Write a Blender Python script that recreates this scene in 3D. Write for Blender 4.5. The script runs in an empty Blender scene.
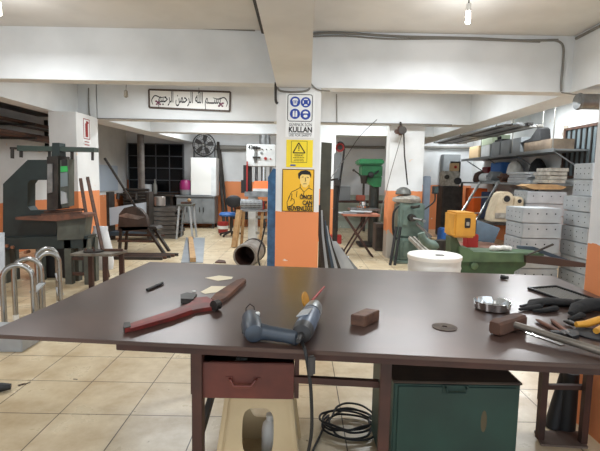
import bpy, bmesh, math, random
from mathutils import Vector, Matrix
random.seed(7)
PI = math.pi
S = bpy.context.scene
COL = S.collection

# ------------------------------------------------------------------ camera geometry
F = 450.0; EYE = 1.47; PITCH = math.atan(46.5/450); ROLL = 0.018
cp, sp, cr, sr = math.cos(PITCH), math.sin(PITCH), math.cos(ROLL), math.sin(ROLL)
FWD = Vector((0, cp, -sp)); RGT = Vector((cr, sr*sp, sr*cp)); UPV = Vector((-sr, cr*sp, cr*cp))
def ray(px, py): return FWD + RGT*((px-300)/F) - UPV*((py-225.5)/F)
def at(px, py, Y):
    d = ray(px, py); t = Y/d.y
    return Vector((d.x*t, Y, EYE+d.z*t))
def onz(px, py, z=0.0):
    d = ray(px, py); t = (z-EYE)/d.z
    return Vector((d.x*t, d.y*t, z))
def onx(px, py, X):
    d = ray(px, py); t = X/d.x
    return Vector((X, d.y*t, EYE+d.z*t))

cam = bpy.data.cameras.new('camera'); cam.sensor_width = 36; cam.lens = F/600*36
cam.clip_start = 0.05; cam.clip_end = 100
co = bpy.data.objects.new('camera', cam); COL.objects.link(co)
m = Matrix.Identity(4)
for i in range(3):
    m[i][0] = RGT[i]; m[i][1] = UPV[i]; m[i][2] = -FWD[i]
m[2][3] = EYE
co.matrix_world = m
S.camera = co

# ------------------------------------------------------------------ materials
def lin(v):
    v /= 255.0
    return v/12.92 if v <= 0.04045 else ((v+0.055)/1.055)**2.4
def rgb(r, g, b): return (lin(r), lin(g), lin(b), 1)
MATS = {}
def mat(name, col, rough=0.6, metal=0.0, col2=None, scale=6.0, detail=4, lo=0.35, hi=0.65, bump=0.0, spec=0.5):
    if name in MATS: return MATS[name]
    M_ = bpy.data.materials.new(name); M_.use_nodes = True
    nt = M_.node_tree; b = nt.nodes['Principled BSDF']
    b.inputs['Base Color'].default_value = rgb(*col)
    b.inputs['Roughness'].default_value = rough
    b.inputs['Metallic'].default_value = metal
    b.inputs['Specular IOR Level'].default_value = spec
    if col2 or bump:
        tc = nt.nodes.new('ShaderNodeTexCoord')
        n = nt.nodes.new('ShaderNodeTexNoise'); n.inputs['Scale'].default_value = scale; n.inputs['Detail'].default_value = detail
        nt.links.new(tc.outputs['Object'], n.inputs['Vector'])
        if col2:
            r = nt.nodes.new('ShaderNodeValToRGB')
            r.color_ramp.elements[0].position = lo; r.color_ramp.elements[1].position = hi
            r.color_ramp.elements[0].color = rgb(*col); r.color_ramp.elements[1].color = rgb(*col2)
            nt.links.new(n.outputs['Fac'], r.inputs['Fac']); nt.links.new(r.outputs['Color'], b.inputs['Base Color'])
        if bump:
            bp = nt.nodes.new('ShaderNodeBump'); bp.inputs['Strength'].default_value = bump; bp.inputs['Distance'].default_value = 0.02
            nt.links.new(n.outputs['Fac'], bp.inputs['Height']); nt.links.new(bp.outputs['Normal'], b.inputs['Normal'])
    MATS[name] = M_
    return M_
def emit(name, col, strength):
    M_ = bpy.data.materials.new(name); M_.use_nodes = True
    b = M_.node_tree.nodes['Principled BSDF']
    b.inputs['Base Color'].default_value = rgb(*col)
    b.inputs['Emission Color'].default_value = rgb(*col); b.inputs['Emission Strength'].default_value = strength
    MATS[name] = M_
    return M_

def wall_paint(name, zs=None, white=(226, 227, 226), orange=(226, 142, 92), zdirt=None, dirt=(176, 168, 158)):
    """white plaster with an orange painted band up to height zs (world z), chipped edges"""
    M_ = bpy.data.materials.new(name); M_.use_nodes = True
    nt = M_.node_tree; L = nt.links; N = nt.nodes; b = N['Principled BSDF']; b.inputs['Roughness'].default_value = 0.75
    g = N.new('ShaderNodeNewGeometry'); sx = N.new('ShaderNodeSeparateXYZ'); L.new(g.outputs['Position'], sx.inputs[0])
    n1 = N.new('ShaderNodeTexNoise'); n1.inputs['Scale'].default_value = 1.7; n1.inputs['Detail'].default_value = 6; L.new(g.outputs['Position'], n1.inputs['Vector'])
    r1 = N.new('ShaderNodeValToRGB'); r1.color_ramp.elements[0].position = 0.3; r1.color_ramp.elements[1].position = 0.6
    r1.color_ramp.elements[0].color = rgb(*[max(0, v-14) for v in white]); r1.color_ramp.elements[1].color = rgb(*white)
    L.new(n1.outputs['Fac'], r1.inputs['Fac'])
    out = r1.outputs['Color']
    n2 = N.new('ShaderNodeTexNoise'); n2.inputs['Scale'].default_value = 14; n2.inputs['Detail'].default_value = 5; L.new(g.outputs['Position'], n2.inputs['Vector'])
    def band(h, colr, amount, base):
        ad = N.new('ShaderNodeMath'); ad.operation = 'MULTIPLY_ADD'; L.new(n2.outputs['Fac'], ad.inputs[0]); ad.inputs[1].default_value = amount; L.new(sx.outputs['Z'], ad.inputs[2])
        lt = N.new('ShaderNodeMath'); lt.operation = 'LESS_THAN'; L.new(ad.outputs[0], lt.inputs[0]); lt.inputs[1].default_value = h+amount*0.5
        mx = N.new('ShaderNodeMix'); mx.data_type = 'RGBA'; L.new(lt.outputs[0], mx.inputs['Factor']); L.new(base, mx.inputs['A']); mx.inputs['B'].default_value = rgb(*colr)
        return mx.outputs['Result']
    if zs is not None:
        out = band(zs, orange, 0.03, out)
        # chips showing plaster
        n3 = N.new('ShaderNodeTexNoise'); n3.inputs['Scale'].default_value = 9; n3.inputs['Detail'].default_value = 8; L.new(g.outputs['Position'], n3.inputs['Vector'])
        gt = N.new('ShaderNodeMath'); gt.operation = 'GREATER_THAN'; L.new(n3.outputs['Fac'], gt.inputs[0]); gt.inputs[1].default_value = 0.70
        mx = N.new('ShaderNodeMix'); mx.data_type = 'RGBA'; L.new(gt.outputs[0], mx.inputs['Factor']); L.new(out, mx.inputs['A']); mx.inputs['B'].default_value = rgb(222, 205, 190)
        out = mx.outputs['Result']
    if zdirt is not None: out = band(zdirt, dirt, 0.35, out)
    L.new(out, b.inputs['Base Color'])
    bp = N.new('ShaderNodeBump'); bp.inputs['Strength'].default_value = 0.15; bp.inputs['Distance'].default_value = 0.02
    L.new(n1.outputs['Fac'], bp.inputs['Height']); L.new(bp.outputs['Normal'], b.inputs['Normal'])
    return M_

# ------------------------------------------------------------------ mesh builder
def rotm(rx=0, ry=0, rz=0): return Matrix.Rotation(rz, 3, 'Z') @ Matrix.Rotation(ry, 3, 'Y') @ Matrix.Rotation(rx, 3, 'X')
class M:
    def __init__(s): s.bm = bmesh.new()
    def box(s, c, d, rz=0, rx=0, ry=0, bev=0.0, R=None):
        R = R or rotm(rx, ry, rz); c = Vector(c)
        t = bmesh.new(); bmesh.ops.create_cube(t, size=1)
        for v in t.verts: v.co = Vector((v.co.x*d[0], v.co.y*d[1], v.co.z*d[2]))
        if bev: bmesh.ops.bevel(t, geom=t.edges[:], offset=min(bev, min(d)*0.45), segments=2, affect='EDGES')
        for v in t.verts: v.co = R @ v.co + c
        s._join(t); return s
    def span(s, a, b, bev=0.0):
        return s.box([(a[i]+b[i])/2 for i in range(3)], [abs(b[i]-a[i]) for i in range(3)], bev=bev)
    def _join(s, t):
        me = bpy.data.meshes.new('tmp'); t.to_mesh(me); t.free(); s.bm.from_mesh(me); bpy.data.meshes.remove(me)
    def bar(s, p, q, w, h, bev=0.0, up=(0, 0, 1)):
        p = Vector(p); q = Vector(q); z = (q-p).normalized(); u = Vector(up)
        if abs(z.dot(u)) > 0.98: u = Vector((0, 1, 0))
        x = u.cross(z).normalized(); y = z.cross(x)
        return s.box((p+q)/2, (w, h, (q-p).length), bev=bev, R=Matrix((x, y, z)).transposed())
    def rings(s, rings, cap=True, closed=False):
        vs = [[s.bm.verts.new(p) for p in r] for r in rings]; n = len(vs[0])
        k = len(vs)
        for i in range(k if closed else k-1):
            a, b = vs[i], vs[(i+1) % k]
            for j in range(n):
                try: s.bm.faces.new((a[j], a[(j+1) % n], b[(j+1) % n], b[j]))
                except ValueError: pass
        if cap and not closed:
            s.bm.faces.new(vs[0][::-1]); s.bm.faces.new(vs[-1])
        return s
    def tube(s, pts, r, n=8, cap=True, closed=False):
        P = [Vector(p) for p in pts]; R = []; x = None
        k = len(P)
        for i, p in enumerate(P):
            if closed: t = (P[(i+1) % k]-P[i-1]).normalized()
            else: t = ((P[i+1] if i < k-1 else p)-(P[i-1] if i else p)).normalized()
            if x is None: x = t.orthogonal().normalized()
            else:
                x = x - t*x.dot(t)
                x = x.normalized() if x.length > 1e-6 else t.orthogonal().normalized()
            y = t.cross(x); rr = r[i] if isinstance(r, (list, tuple)) else r
            R.append([p + (x*math.cos(2*PI*j/n)+y*math.sin(2*PI*j/n))*rr for j in range(n)])
        return s.rings(R, cap, closed)
    def cyl(s, p, q, r, r2=None, n=20): return s.tube([p, q], [r, r if r2 is None else r2], n)
    def lathe(s, prof, c=(0, 0, 0), n=28, ax=(0, 0, 1), cap=True):
        z = Vector(ax).normalized(); x = z.orthogonal().normalized(); y = z.cross(x); c = Vector(c)
        return s.rings([[c+z*h+(x*math.cos(2*PI*j/n)+y*math.sin(2*PI*j/n))*max(r, 1e-4) for j in range(n)] for r, h in prof], cap)
    def prism(s, pts, d):
        """extrude polygon of world points by vector d"""
        P = [Vector(p) for p in pts]; d = Vector(d)
        a = [s.bm.verts.new(p) for p in P]; b = [s.bm.verts.new(p+d) for p in P]; n = len(P)
        s.bm.faces.new(a[::-1]); s.bm.faces.new(b)
        for j in range(n): s.bm.faces.new((a[j], a[(j+1) % n], b[(j+1) % n], b[j]))
        return s
    def ball(s, c, r, sc=(1, 1, 1), n=16, jit=0.0):
        t = bmesh.new(); bmesh.ops.create_uvsphere(t, u_segments=n, v_segments=max(6, n//2), radius=r)
        for v in t.verts:
            k = 1+random.uniform(-jit, jit)
            v.co = Vector((v.co.x*sc[0]*k+c[0], v.co.y*sc[1]*k+c[1], v.co.z*sc[2]*k+c[2]))
        s._join(t); return s
    def ring(s, c, R_, r, ax=(0, 0, 1), n=28, m_=8):
        z = Vector(ax).normalized(); x = z.orthogonal().normalized(); y = z.cross(x); c = Vector(c)
        return s.tube([c+(x*math.cos(2*PI*j/n)+y*math.sin(2*PI*j/n))*R_ for j in range(n)], r, m_, closed=True)
    def mark(s, i, n0):
        s.bm.faces.ensure_lookup_table()
        for f in s.bm.faces[n0:]: f.material_index = i
        return s
    def obj(s, name, mt, parent=None, smooth=True, kind=None, label=None):
        bmesh.ops.recalc_face_normals(s.bm, faces=s.bm.faces[:])
        me = bpy.data.meshes.new(name)
        if parent is None:
            xs = [v.co for v in s.bm.verts]
            org = Vector(((min(v.x for v in xs)+max(v.x for v in xs))/2, (min(v.y for v in xs)+max(v.y for v in xs))/2, min(v.z for v in xs)))
        else: org = wloc(parent)
        for v in s.bm.verts: v.co -= org
        s.bm.to_mesh(me); s.bm.free()
        for q_ in (mt if isinstance(mt, (list, tuple)) else [mt]): me.materials.append(MATS[q_] if isinstance(q_, str) else q_)
        if smooth:
            for p in me.polygons: p.use_smooth = True
            me.set_sharp_from_angle(angle=math.radians(38))
        o = bpy.data.objects.new(name, me); COL.objects.link(o)
        if parent is None: o.location = org
        else: o.parent = parent
        if kind: o['kind'] = kind
        if label: o['label'] = label
        return o
def wloc(o):
    v = Vector(o.location)
    while o.parent: o = o.parent; v = v+o.location
    return v
def tag(o, label, cat, group=None, kind=None):
    o['label'] = label; o['category'] = cat
    if group: o['group'] = group
    if kind: o['kind'] = kind
    return o
def thing(name, label, cat, loc, group=None):
    o = bpy.data.objects.new(name, None); COL.objects.link(o); o.location = loc; o.empty_display_size = 0.1
    return tag(o, label, cat, group)
def struct(name, b, mt): return b.obj(name, mt, None, kind='structure')
def dup(root, loc, label=None, rz=None):
    r = root.copy(); COL.objects.link(r); r.location = loc
    if rz is not None: r.rotation_euler = (0, 0, rz)
    if label: r['label'] = label
    for ch in list(root.children):
        c = ch.copy(); COL.objects.link(c); c.parent = r
        for g in list(ch.children):
            d = g.copy(); COL.objects.link(d); d.parent = c
    return r
def text(body, size, c, mt, parent, name='lettering', width=None, R=None, depth=0.001, align='CENTER', bold=0.0):
    """flat lettering standing in the XZ plane (facing -Y) turned into a mesh"""
    cu = bpy.data.curves.new(name, 'FONT'); cu.body = body; cu.size = size; cu.align_x = align; cu.align_y = 'CENTER'
    cu.extrude = depth; cu.offset = bold; cu.resolution_u = 3
    to = bpy.data.objects.new('tmp', cu); COL.objects.link(to)
    bpy.context.view_layer.update()
    me = bpy.data.meshes.new_from_object(to.evaluated_get(bpy.context.evaluated_depsgraph_get()))
    bpy.data.objects.remove(to); bpy.data.curves.remove(cu)
    w = max((v.co.x for v in me.vertices), default=1)-min((v.co.x for v in me.vertices), default=0)
    k = width/w if width and w > 0 else 1
    R = R or Matrix.Rotation(PI/2, 3, 'X'); off = Vector(c)-wloc(parent)
    for v in me.vertices: v.co = R @ Vector((v.co.x*k, v.co.y, v.co.z)) + off
    me.materials.clear(); me.materials.append(MATS[mt]); me.name = name
    o = bpy.data.objects.new(name, me); COL.objects.link(o); o.parent = parent
    return o

# ------------------------------------------------------------------ palette
mat('steel', (150, 152, 152), 0.38, 0.85, (118, 120, 121), 9)
mat('chrome', (205, 207, 208), 0.16, 1.0)
mat('galv', (178, 182, 184), 0.5, 0.35, (158, 162, 166), 4)
mat('dark_steel', (66, 62, 58), 0.5, 0.5, (48, 44, 42), 7)
mat('rust', (94, 66, 52), 0.75, 0.25, (70, 52, 46), 12)
mat('rust_bar', (120, 80, 62), 0.7, 0.2, (84, 62, 54), 12)
mat('black', (26, 26, 28), 0.55)
mat('black_gloss', (22, 22, 24), 0.3)
mat('rubber', (30, 30, 31), 0.7)
mat('white_plastic', (226, 226, 222), 0.45)
mat('cream', (206, 186, 148), 0.55, 0, (196, 174, 136), 5)
mat('white_paint', (216, 219, 219), 0.5, 0, (200, 203, 203), 6)
mat('paper', (226, 216, 192), 0.9)
mat('wood', (176, 142, 98), 0.7, 0, (150, 116, 78), 10)
mat('dark_wood', (70, 38, 28), 0.5, 0, (52, 28, 22), 8)
mat('drawer_wood', (96, 44, 34), 0.45, 0, (78, 34, 27), 9)
mat('table_top', (88, 68, 61), 0.28, 0.3, (64, 51, 47), 2.2, 8, 0.3, 0.7)
mat('table_frame', (72, 44, 36), 0.55, 0.2, (52, 34, 29), 6)
mat('teal_press', (46, 58, 58), 0.5, 0.2, (38, 48, 48), 5)
mat('grey_green', (88, 92, 84), 0.55, 0.1, (72, 74, 68), 6)
mat('mill_green', (108, 126, 116), 0.5, 0.1, (84, 100, 92), 6)
mat('saw_green', (86, 110, 80), 0.5, 0.1, (68, 90, 66), 6)
mat('drill_green', (36, 122, 72), 0.45, 0.1, (30, 104, 60), 6)
mat('cabinet_green', (38, 68, 60), 0.5, 0.1, (32, 56, 50), 4)
mat('cabinet_grey', (128, 132, 134), 0.5, 0.1, (116, 120, 122), 4)
mat('blue_paint', (66, 118, 166), 0.5, 0.1, (48, 88, 128), 10)
mat('navy', (40, 56, 84), 0.6, 0, (32, 44, 66), 6)
mat('blue_grey', (62, 78, 92), 0.6, 0, (52, 66, 78), 6)
mat('red', (150, 34, 32), 0.5)
mat('wrench_red', (132, 44, 38), 0.5, 0.1, (92, 42, 36), 14)
mat('orange', (232, 104, 40), 0.5)
mat('yellow', (206, 150, 54), 0.5, 0, (188, 134, 48), 6)
mat('sign_yellow', (240, 214, 40), 0.5)
mat('sign_amber', (240, 186, 24), 0.4)
mat('sign_white', (234, 236, 236), 0.5)
mat('sign_blue', (24, 64, 160), 0.5)
mat('ink', (14, 14, 16), 0.6)
mat('magenta', (132, 30, 88), 0.45)
mat('beige_machine', (204, 190, 164), 0.5, 0, (186, 170, 144), 7)
mat('olive', (74, 74, 62), 0.6, 0.1, (62, 62, 54), 6)
mat('cloth_grey', (168, 164, 154), 0.9, 0, (132, 126, 118), 12)
mat('cloth_black', (28, 28, 29), 0.95, 0, (18, 18, 19), 14, bump=0.6)
mat('cloth_white', (216, 214, 208), 0.9, 0, (190, 188, 182), 8)
mat('tool_blue', (58, 68, 80), 0.45, 0.1, (46, 54, 64), 12)
mat('dark_glass', (8, 8, 10), 0.2, spec=0.25)
mat('conduit', (120, 118, 112), 0.6)
mat('plaster_grey', (150, 142, 128), 0.9, 0, (176, 168, 154), 6)
mat('shutter', (112, 124, 128), 0.5, 0.2, (96, 106, 110), 3)
mat('cardboard', (186, 160, 122), 0.8)
mat('bright_blue', (46, 96, 160), 0.5)
mat('pale_green', (190, 204, 176), 0.6)
mat('bluish_panel', (188, 200, 214), 0.5)
mat('lens', (40, 60, 60), 0.2)
emit('bulb_glow', (255, 250, 240), 14.0)
emit('tube_glow', (244, 250, 255), 6.0)

# ------------------------------------------------------------------ the room
def floor_mat():
    M_ = bpy.data.materials.new('floor_tile'); M_.use_nodes = True
    nt = M_.node_tree; N = nt.nodes; L = nt.links; b = N['Principled BSDF']
    g = N.new('ShaderNodeNewGeometry')
    mp = N.new('ShaderNodeMapping'); mp.inputs['Location'].default_value = (1.03, -3.09+0.445*10, 0); L.new(g.outputs['Position'], mp.inputs['Vector'])
    br = N.new('ShaderNodeTexBrick'); br.offset = 0; br.inputs['Scale'].default_value = 1
    br.inputs['Brick Width'].default_value = 0.437; br.inputs['Row Height'].default_value = 0.445
    br.inputs['Mortar Size'].default_value = 0.004; br.inputs['Mortar Smooth'].default_value = 0.3
    br.inputs['Color1'].default_value = rgb(212, 197, 168); br.inputs['Color2'].default_value = rgb(204, 188, 158); br.inputs['Mortar'].default_value = rgb(92, 78, 62)
    L.new(mp.outputs[0], br.inputs['Vector'])
    n = N.new('ShaderNodeTexNoise'); n.inputs['Scale'].default_value = 3.2; n.inputs['Detail'].default_value = 9; n.inputs['Roughness'].default_value = 0.65; L.new(g.outputs['Position'], n.inputs['Vector'])
    r = N.new('ShaderNodeValToRGB'); r.color_ramp.elements[0].position = 0.32; r.color_ramp.elements[1].position = 0.62
    r.color_ramp.elements[0].color = rgb(200, 182, 154); r.color_ramp.elements[1].color = (1, 1, 1, 1)
    L.new(n.outputs['Fac'], r.inputs['Fac'])
    mx = N.new('ShaderNodeMix'); mx.data_type = 'RGBA'; mx.blend_type = 'MULTIPLY'; mx.inputs['Factor'].default_value = 0.7
    L.new(br.outputs['Color'], mx.inputs['A']); L.new(r.outputs['Color'], mx.inputs['B'])
    # dark specks of grime
    n2 = N.new('ShaderNodeTexNoise'); n2.inputs['Scale'].default_value = 6.5; n2.inputs['Detail'].default_value = 3; L.new(g.outputs['Position'], n2.inputs['Vector'])
    gt = N.new('ShaderNodeValToRGB'); gt.color_ramp.elements[0].position = 0.715; gt.color_ramp.elements[1].position = 0.74; L.new(n2.outputs['Fac'], gt.inputs['Fac'])
    m2 = N.new('ShaderNodeMix'); m2.data_type = 'RGBA'; L.new(gt.outputs['Color'], m2.inputs['Factor']); L.new(mx.outputs['Result'], m2.inputs['A']); m2.inputs['B'].default_value = rgb(70, 56, 44)
    L.new(m2.outputs['Result'], b.inputs['Base Color'])
    rr = N.new('ShaderNodeMapRange'); L.new(n.outputs['Fac'], rr.inputs['Value']); rr.inputs['To Min'].default_value = 0.42; rr.inputs['To Max'].default_value = 0.18
    L.new(rr.outputs[0], b.inputs['Roughness'])
    bp = N.new('ShaderNodeBump'); bp.inputs['Strength'].default_value = 0.3; bp.inputs['Distance'].default_value = 0.004; bp.invert = True
    L.new(br.outputs['Fac'], bp.inputs['Height']); L.new(bp.outputs['Normal'], b.inputs['Normal'])
    return M_
CEIL = 3.12; BB = 2.5
XL, XR, YF, YN = -5.3, 5.2, 13.8, -2.0
struct('floor', M().span((XL, YN, -0.1), (XR, YF, 0)), floor_mat())
ceil_m = wall_paint('ceiling_paint', None, white=(214, 212, 208))
struct('ceiling', M().span((XL, YN, CEIL), (XR, YF+0.2, CEIL+0.12)), ceil_m)
plain = wall_paint('plain_plaster', None)
beam_m = wall_paint('beam_paint', None, white=(221, 224, 225))
struct('wall_far', M().span((XL-0.2, YF, 0), (XR+0.2, YF+0.2, CEIL)), wall_paint('far_paint', 1.36, white=(214, 216, 217)))
struct('wall_left', M().span((XL-0.2, YN, 0), (XL, YF, CEIL)), wall_paint('left_paint', 0.95))
struct('wall_right', M().span((XR, YN, 0), (XR+0.2, YF, CEIL)), wall_paint('right_paint', 1.1))
# beams
struct('beam', M().span((XL, 5.25, 2.545), (-0.27, 5.47, CEIL)), beam_m)
struct('beam', M().span((0.08, 5.25, 2.505), (3.05, 5.47, CEIL)), beam_m)
struct('beam', M().span((-0.9+0.45, 8.3, BB), (3.05, 8.7, CEIL)), beam_m)
struct('beam', M().span((-3.7, 8.3, BB), (-0.45, 8.7, CEIL)), beam_m)
struct('beam', M().span((-3.5, 10.6, BB), (3.05, 11.0, CEIL)), beam_m)
struct('beam', M().span((3.05, YN, BB), (3.45, YF, CEIL)), beam_m)
struct('beam', M().prism([(-0.26, YN, BB), (-0.02, YN, BB), (0.10, 5.25, BB), (-0.29, 5.25, BB)], (0, 0, CEIL-BB)), beam_m)
struct('beam', M().span((-4.35, YN, BB), (-4.05, 8.3, CEIL)), beam_m)
struct('beam', M().prism([(-4.2, 8.3, BB), (-3.72, 8.3, BB), (-3.2, YF, BB), (-3.7, YF, BB)], (0, 0, CEIL-BB)), beam_m)
# columns
struct('column', M().span((-0.29, 5.25, 0), (0.215, 5.72, BB)), wall_paint('column_paint_centre', 1.09))
struct('column', M().span((-4.15, 7.5, 0), (-3.70, 8.3, BB)), wall_paint('column_paint_left', 1.2))
struct('column', M().span((1.65, 8.5, 0), (2.29, 8.85, BB)), wall_paint('column_paint_right', 1.28, zdirt=0.5))
struct('column', M().span((0.25, 10.6, 0), (0.80, 11.0, BB)), wall_paint('column_paint_back', 1.25))
struct('column', M().span((1.73, 2.2, 0), (2.35, 2.68, CEIL)), wall_paint('column_paint_near', 1.12))
# soffit over the rack bay on the left, far window, shutter window on the right
struct('trim_1', M().span((XL, 5.7, 2.62), (-4.36, 9.2, 2.7)), 'dark_steel')
w = struct('window_1', M().span((-5.22, 13.70, 0.99), (-3.55, 13.79, 2.45)), 'dark_glass')
fr = M()
for k in range(5): fr.box((-5.2+k*0.41, 13.69, 1.72), (0.025, 0.03, 1.46))
for k in range(5): fr.box((-4.385, 13.688, 1.0+k*0.36), (1.66, 0.03, 0.026))
fr.obj('window_frame', mat('frame_grey', (70, 72, 76), 0.6), w)
a = onx(569, 130, XR); b_ = onx(597, 172, XR)
y0, y1 = b_.y, a.y
w2 = struct('window_2', M().span((XR-0.03, y0, 1.62), (XR-0.005, y1, 2.5)), 'shutter')
fr = M()
for k in range(7): fr.box((XR-0.04, y0+(y1-y0)*k/6, 2.06), (0.03, 0.03, 0.88))
fr.obj('shutter_rib', 'dark_steel', w2)
fr = M().box((XR-0.03, (y0+y1)/2, 1.60), (0.06, y1-y0+0.1, 0.05)).box((XR-0.03, (y0+y1)/2, 2.52), (0.06, y1-y0+0.1, 0.05)).box((XR-0.03, y1+0.04, 2.06), (0.06, 0.06, 0.97))
fr.obj('window_frame', 'rust', w2)
pl = M(); random.seed(3)
pts = []
for k in range(15):
    pts.append((XR-0.012, y1+0.10+random.uniform(0, 0.14), 1.5+k*0.08))
pts2 = [(XR-0.012, y1+0.02, 2.6), (XR-0.012, y1+0.02, 1.5)]
pl.prism(pts+pts2, (0.008, 0, 0)).obj('plaster_patch', 'plaster_grey', w2)
# painted lower wall panel behind the pillar drill
struct('trim_2', M().span((0.85, 13.70, 0), (2.9, 13.79, 1.5)), wall_paint('drill_wall_paint', 1.02, white=(214, 216, 217), orange=(158, 166, 154)))

# ------------------------------------------------------------------ lamps
def bulb(p, label):
    t = thing('ceiling_bulb', label, 'lamp', (p[0], p[1], p[2]-0.14), 'bare bulbs under the ceiling')
    x, y, z = p
    M().lathe([(0.0, CEIL-z), (0.05, CEIL-z), (0.05, CEIL-z-0.02), (0.0, CEIL-z-0.02)], p, 16).obj('ceiling_rose', 'white_plastic', t)
    M().cyl((x, y, z), (x, y, CEIL-0.01), 0.006, n=8).obj('cord', 'black', t)
    M().cyl((x, y, z-0.03), (x, y, z+0.03), 0.022, n=14).obj('socket', 'white_plastic', t)
    M().lathe([(0.015, -0.03), (0.02, -0.045), (0.022, -0.13), (0.014, -0.14)], p, 16).obj('bulb', 'bulb_glow', t)
    return t
bulb((1.47, 4.2, 3.02), 'lit bare bulb hanging under the ceiling right of the centre beam')
bulb((-2.73, 4.2, 3.02), 'lit bare bulb hanging under the ceiling at the far left of the photo')
def tube_lamp(c, along, label, L=1.2):
    t = thing('tube_lamp', label, 'lamp', (c[0], c[1], c[2]-0.06), 'fluorescent tube lamps')
    d = Vector((0, L/2, 0)) if along == 'y' else Vector((L/2, 0, 0)); c = Vector(c)
    s_ = (0.12, L, 0.04) if along == 'y' else (L, 0.12, 0.04)
    M().box(c, s_, bev=0.01).obj('housing', 'white_plastic', t)
    M().cyl(c-d*0.95+Vector((0, 0, -0.04)), c+d*0.95+Vector((0, 0, -0.04)), 0.018, n=12).obj('tube', 'tube_glow', t)
    return t
tube_lamp((4.35, 12.6, CEIL-0.03), 'y', 'lit fluorescent tube on the ceiling of the right bay near the far wall', 1.6)
tube_lamp((4.3, 8.6, CEIL-0.03), 'y', 'lit fluorescent tube on the ceiling above the cluttered shelves')
tube_lamp((4.3, 5.6, CEIL-0.03), 'y', 'lit fluorescent tube on the ceiling above the stacked grey boxes')
tube_lamp((-1.8, 9.6, CEIL-0.03), 'x', 'lit fluorescent tube behind the beam with the calligraphy panel')
tube_lamp((1.3, 9.6, CEIL-0.03), 'x', 'lit fluorescent tube behind the beam above the pillar drill')
tube_lamp((-2.0, 7.0, CEIL-0.03), 'x', 'lit fluorescent tube in front of the calligraphy panel')
tube_lamp((1.6, 7.0, CEIL-0.03), 'x', 'lit fluorescent tube above the white drum')
tube_lamp((-2.2, 11.7, CEIL-0.03), 'x', 'lit fluorescent tube in front of the grey cupboard at the far wall')
LS = 1.75
def lamp(kind, name, loc, power, col=(1, 0.97, 0.93), size=0.1, rot=(0, 0, 0), size_y=None):
    ld = bpy.data.lights.new(name, kind); ld.energy = power*LS; ld.color = col
    if kind == 'POINT': ld.shadow_soft_size = size
    else:
        ld.size = size
        if size_y: ld.shape = 'RECTANGLE'; ld.size_y = size_y
    lo = bpy.data.objects.new(name, ld); COL.objects.link(lo); lo.location = loc; lo.rotation_euler = rot
    return lo
cool = (0.92, 0.97, 1.0)
for (x, y, p) in ((1.47, 4.2, 26), (-2.73, 4.2, 20), (-1.6, 0.4, 16), (1.6, 0.2, 16)):
    lamp('AREA', 'bulb_light', (x, y, 2.84), p, (0.95, 0.98, 1.0), 0.12)
    lamp('POINT', 'bulb_light', (x, y, 2.7), 5.5, (0.95, 0.98, 1.0), 0.1)
for (x, y, p) in ((-1.8, 9.6, 34), (1.3, 9.6, 34), (-2.0, 7.0, 34), (1.6, 7.0, 34), (-2.2, 11.7, 44)):
    lamp('AREA', 'tube_light', (x, y, CEIL-0.12), p, cool, 1.2, (0, 0, 0), 0.12)
lamp('AREA', 'tube_light', (4.35, 12.4, CEIL-0.12), 30, cool, 0.12, (0, 0, 0), 1.4)
lamp('AREA', 'tube_light', (4.3, 5.6, CEIL-0.12), 34, cool, 0.12, (0, 0, 0), 1.2)
lamp('AREA', 'tube_light', (4.3, 8.6, CEIL-0.12), 40, cool, 0.12, (0, 0, 0), 1.2)
W = bpy.data.worlds.new('world'); S.world = W; W.use_nodes = True
W.node_tree.nodes['Background'].inputs[0].default_value = (0.86, 0.93, 1.0, 1)
W.node_tree.nodes['Background'].inputs[1].default_value = 1.9
S.view_settings.view_transform = 'Standard'; S.view_settings.look = 'None'; S.view_settings.gamma = 1; S.view_settings.use_curve_mapping = False
S.view_settings.exposure = 0.0

#PART2
# ------------------------------------------------------------------ the big work table
TZ = 0.85; TA = -0.085
tu = Vector((math.cos(TA), math.sin(TA), 0)); tv = Vector((-math.sin(TA), math.cos(TA), 0))
TC = Vector((-1.09, 3.235, 0))            # far left corner
TW, TD = 2.82, 1.55
def tp(u, v, z): return TC + tu*u - tv*v + Vector((0, 0, z))      # u along the long side, v towards the camera
table = thing('work_table', 'long brown steel topped work table in the foreground', 'table', tp(TW/2, TD/2, 0))
def tbox(b, u0, u1, v0, v1, z0, z1, bev=0.002): return b.box(tp((u0+u1)/2, (v0+v1)/2, (z0+z1)/2), (u1-u0, v1-v0, z1-z0), rz=TA, bev=bev)
tbox(M(), 0, TW, 0, TD, TZ-0.016, TZ).obj('table_top', 'table_top', table)
fr = M()
tbox(fr, 0.52, TW-0.01, TD-0.10, TD-0.03, TZ-0.05, TZ-0.0165)
tbox(fr, 0.52, TW-0.01, 0.03, 0.08, TZ-0.06, TZ-0.0165)
tbox(fr, 0.52, 0.57, 0.08, TD-0.10, TZ-0.06, TZ-0.0165)
tbox(fr, TW-0.06, TW-0.01, 0.08, TD-0.10, TZ-0.06, TZ-0.0165)
fr.obj('apron', 'table_frame', table)
def leg_at(px, py, v, z=0.5, w=0.042):
    p = onz(px, py, z); u = (p-TC).dot(tu)
    tbox(M(), u-w/2, u+w/2, v-w/2, v+w/2, 0, TZ-0.05).obj('leg', 'table_frame', table); return u
uA = leg_at(191, 400, TD-0.115, 0.62); uB = leg_at(384.5, 400, TD-0.115, 0.62)
tbox(M(), TW-0.32, TW-0.275, TD-0.13, TD-0.085, 0, TZ-0.05).obj('leg', 'table_frame', table)
for px in (240, 440): u = (onz(px, 370, 0.2)-TC).dot(tu); tbox(M(), u-0.02, u+0.02, 0.05, 0.09, 0, TZ-0.06).obj('leg', 'table_frame', table)
tbox(M(), TW-0.07, TW-0.03, 0.05, 0.09, 0, TZ-0.06).obj('leg', 'table_frame', table)
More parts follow.
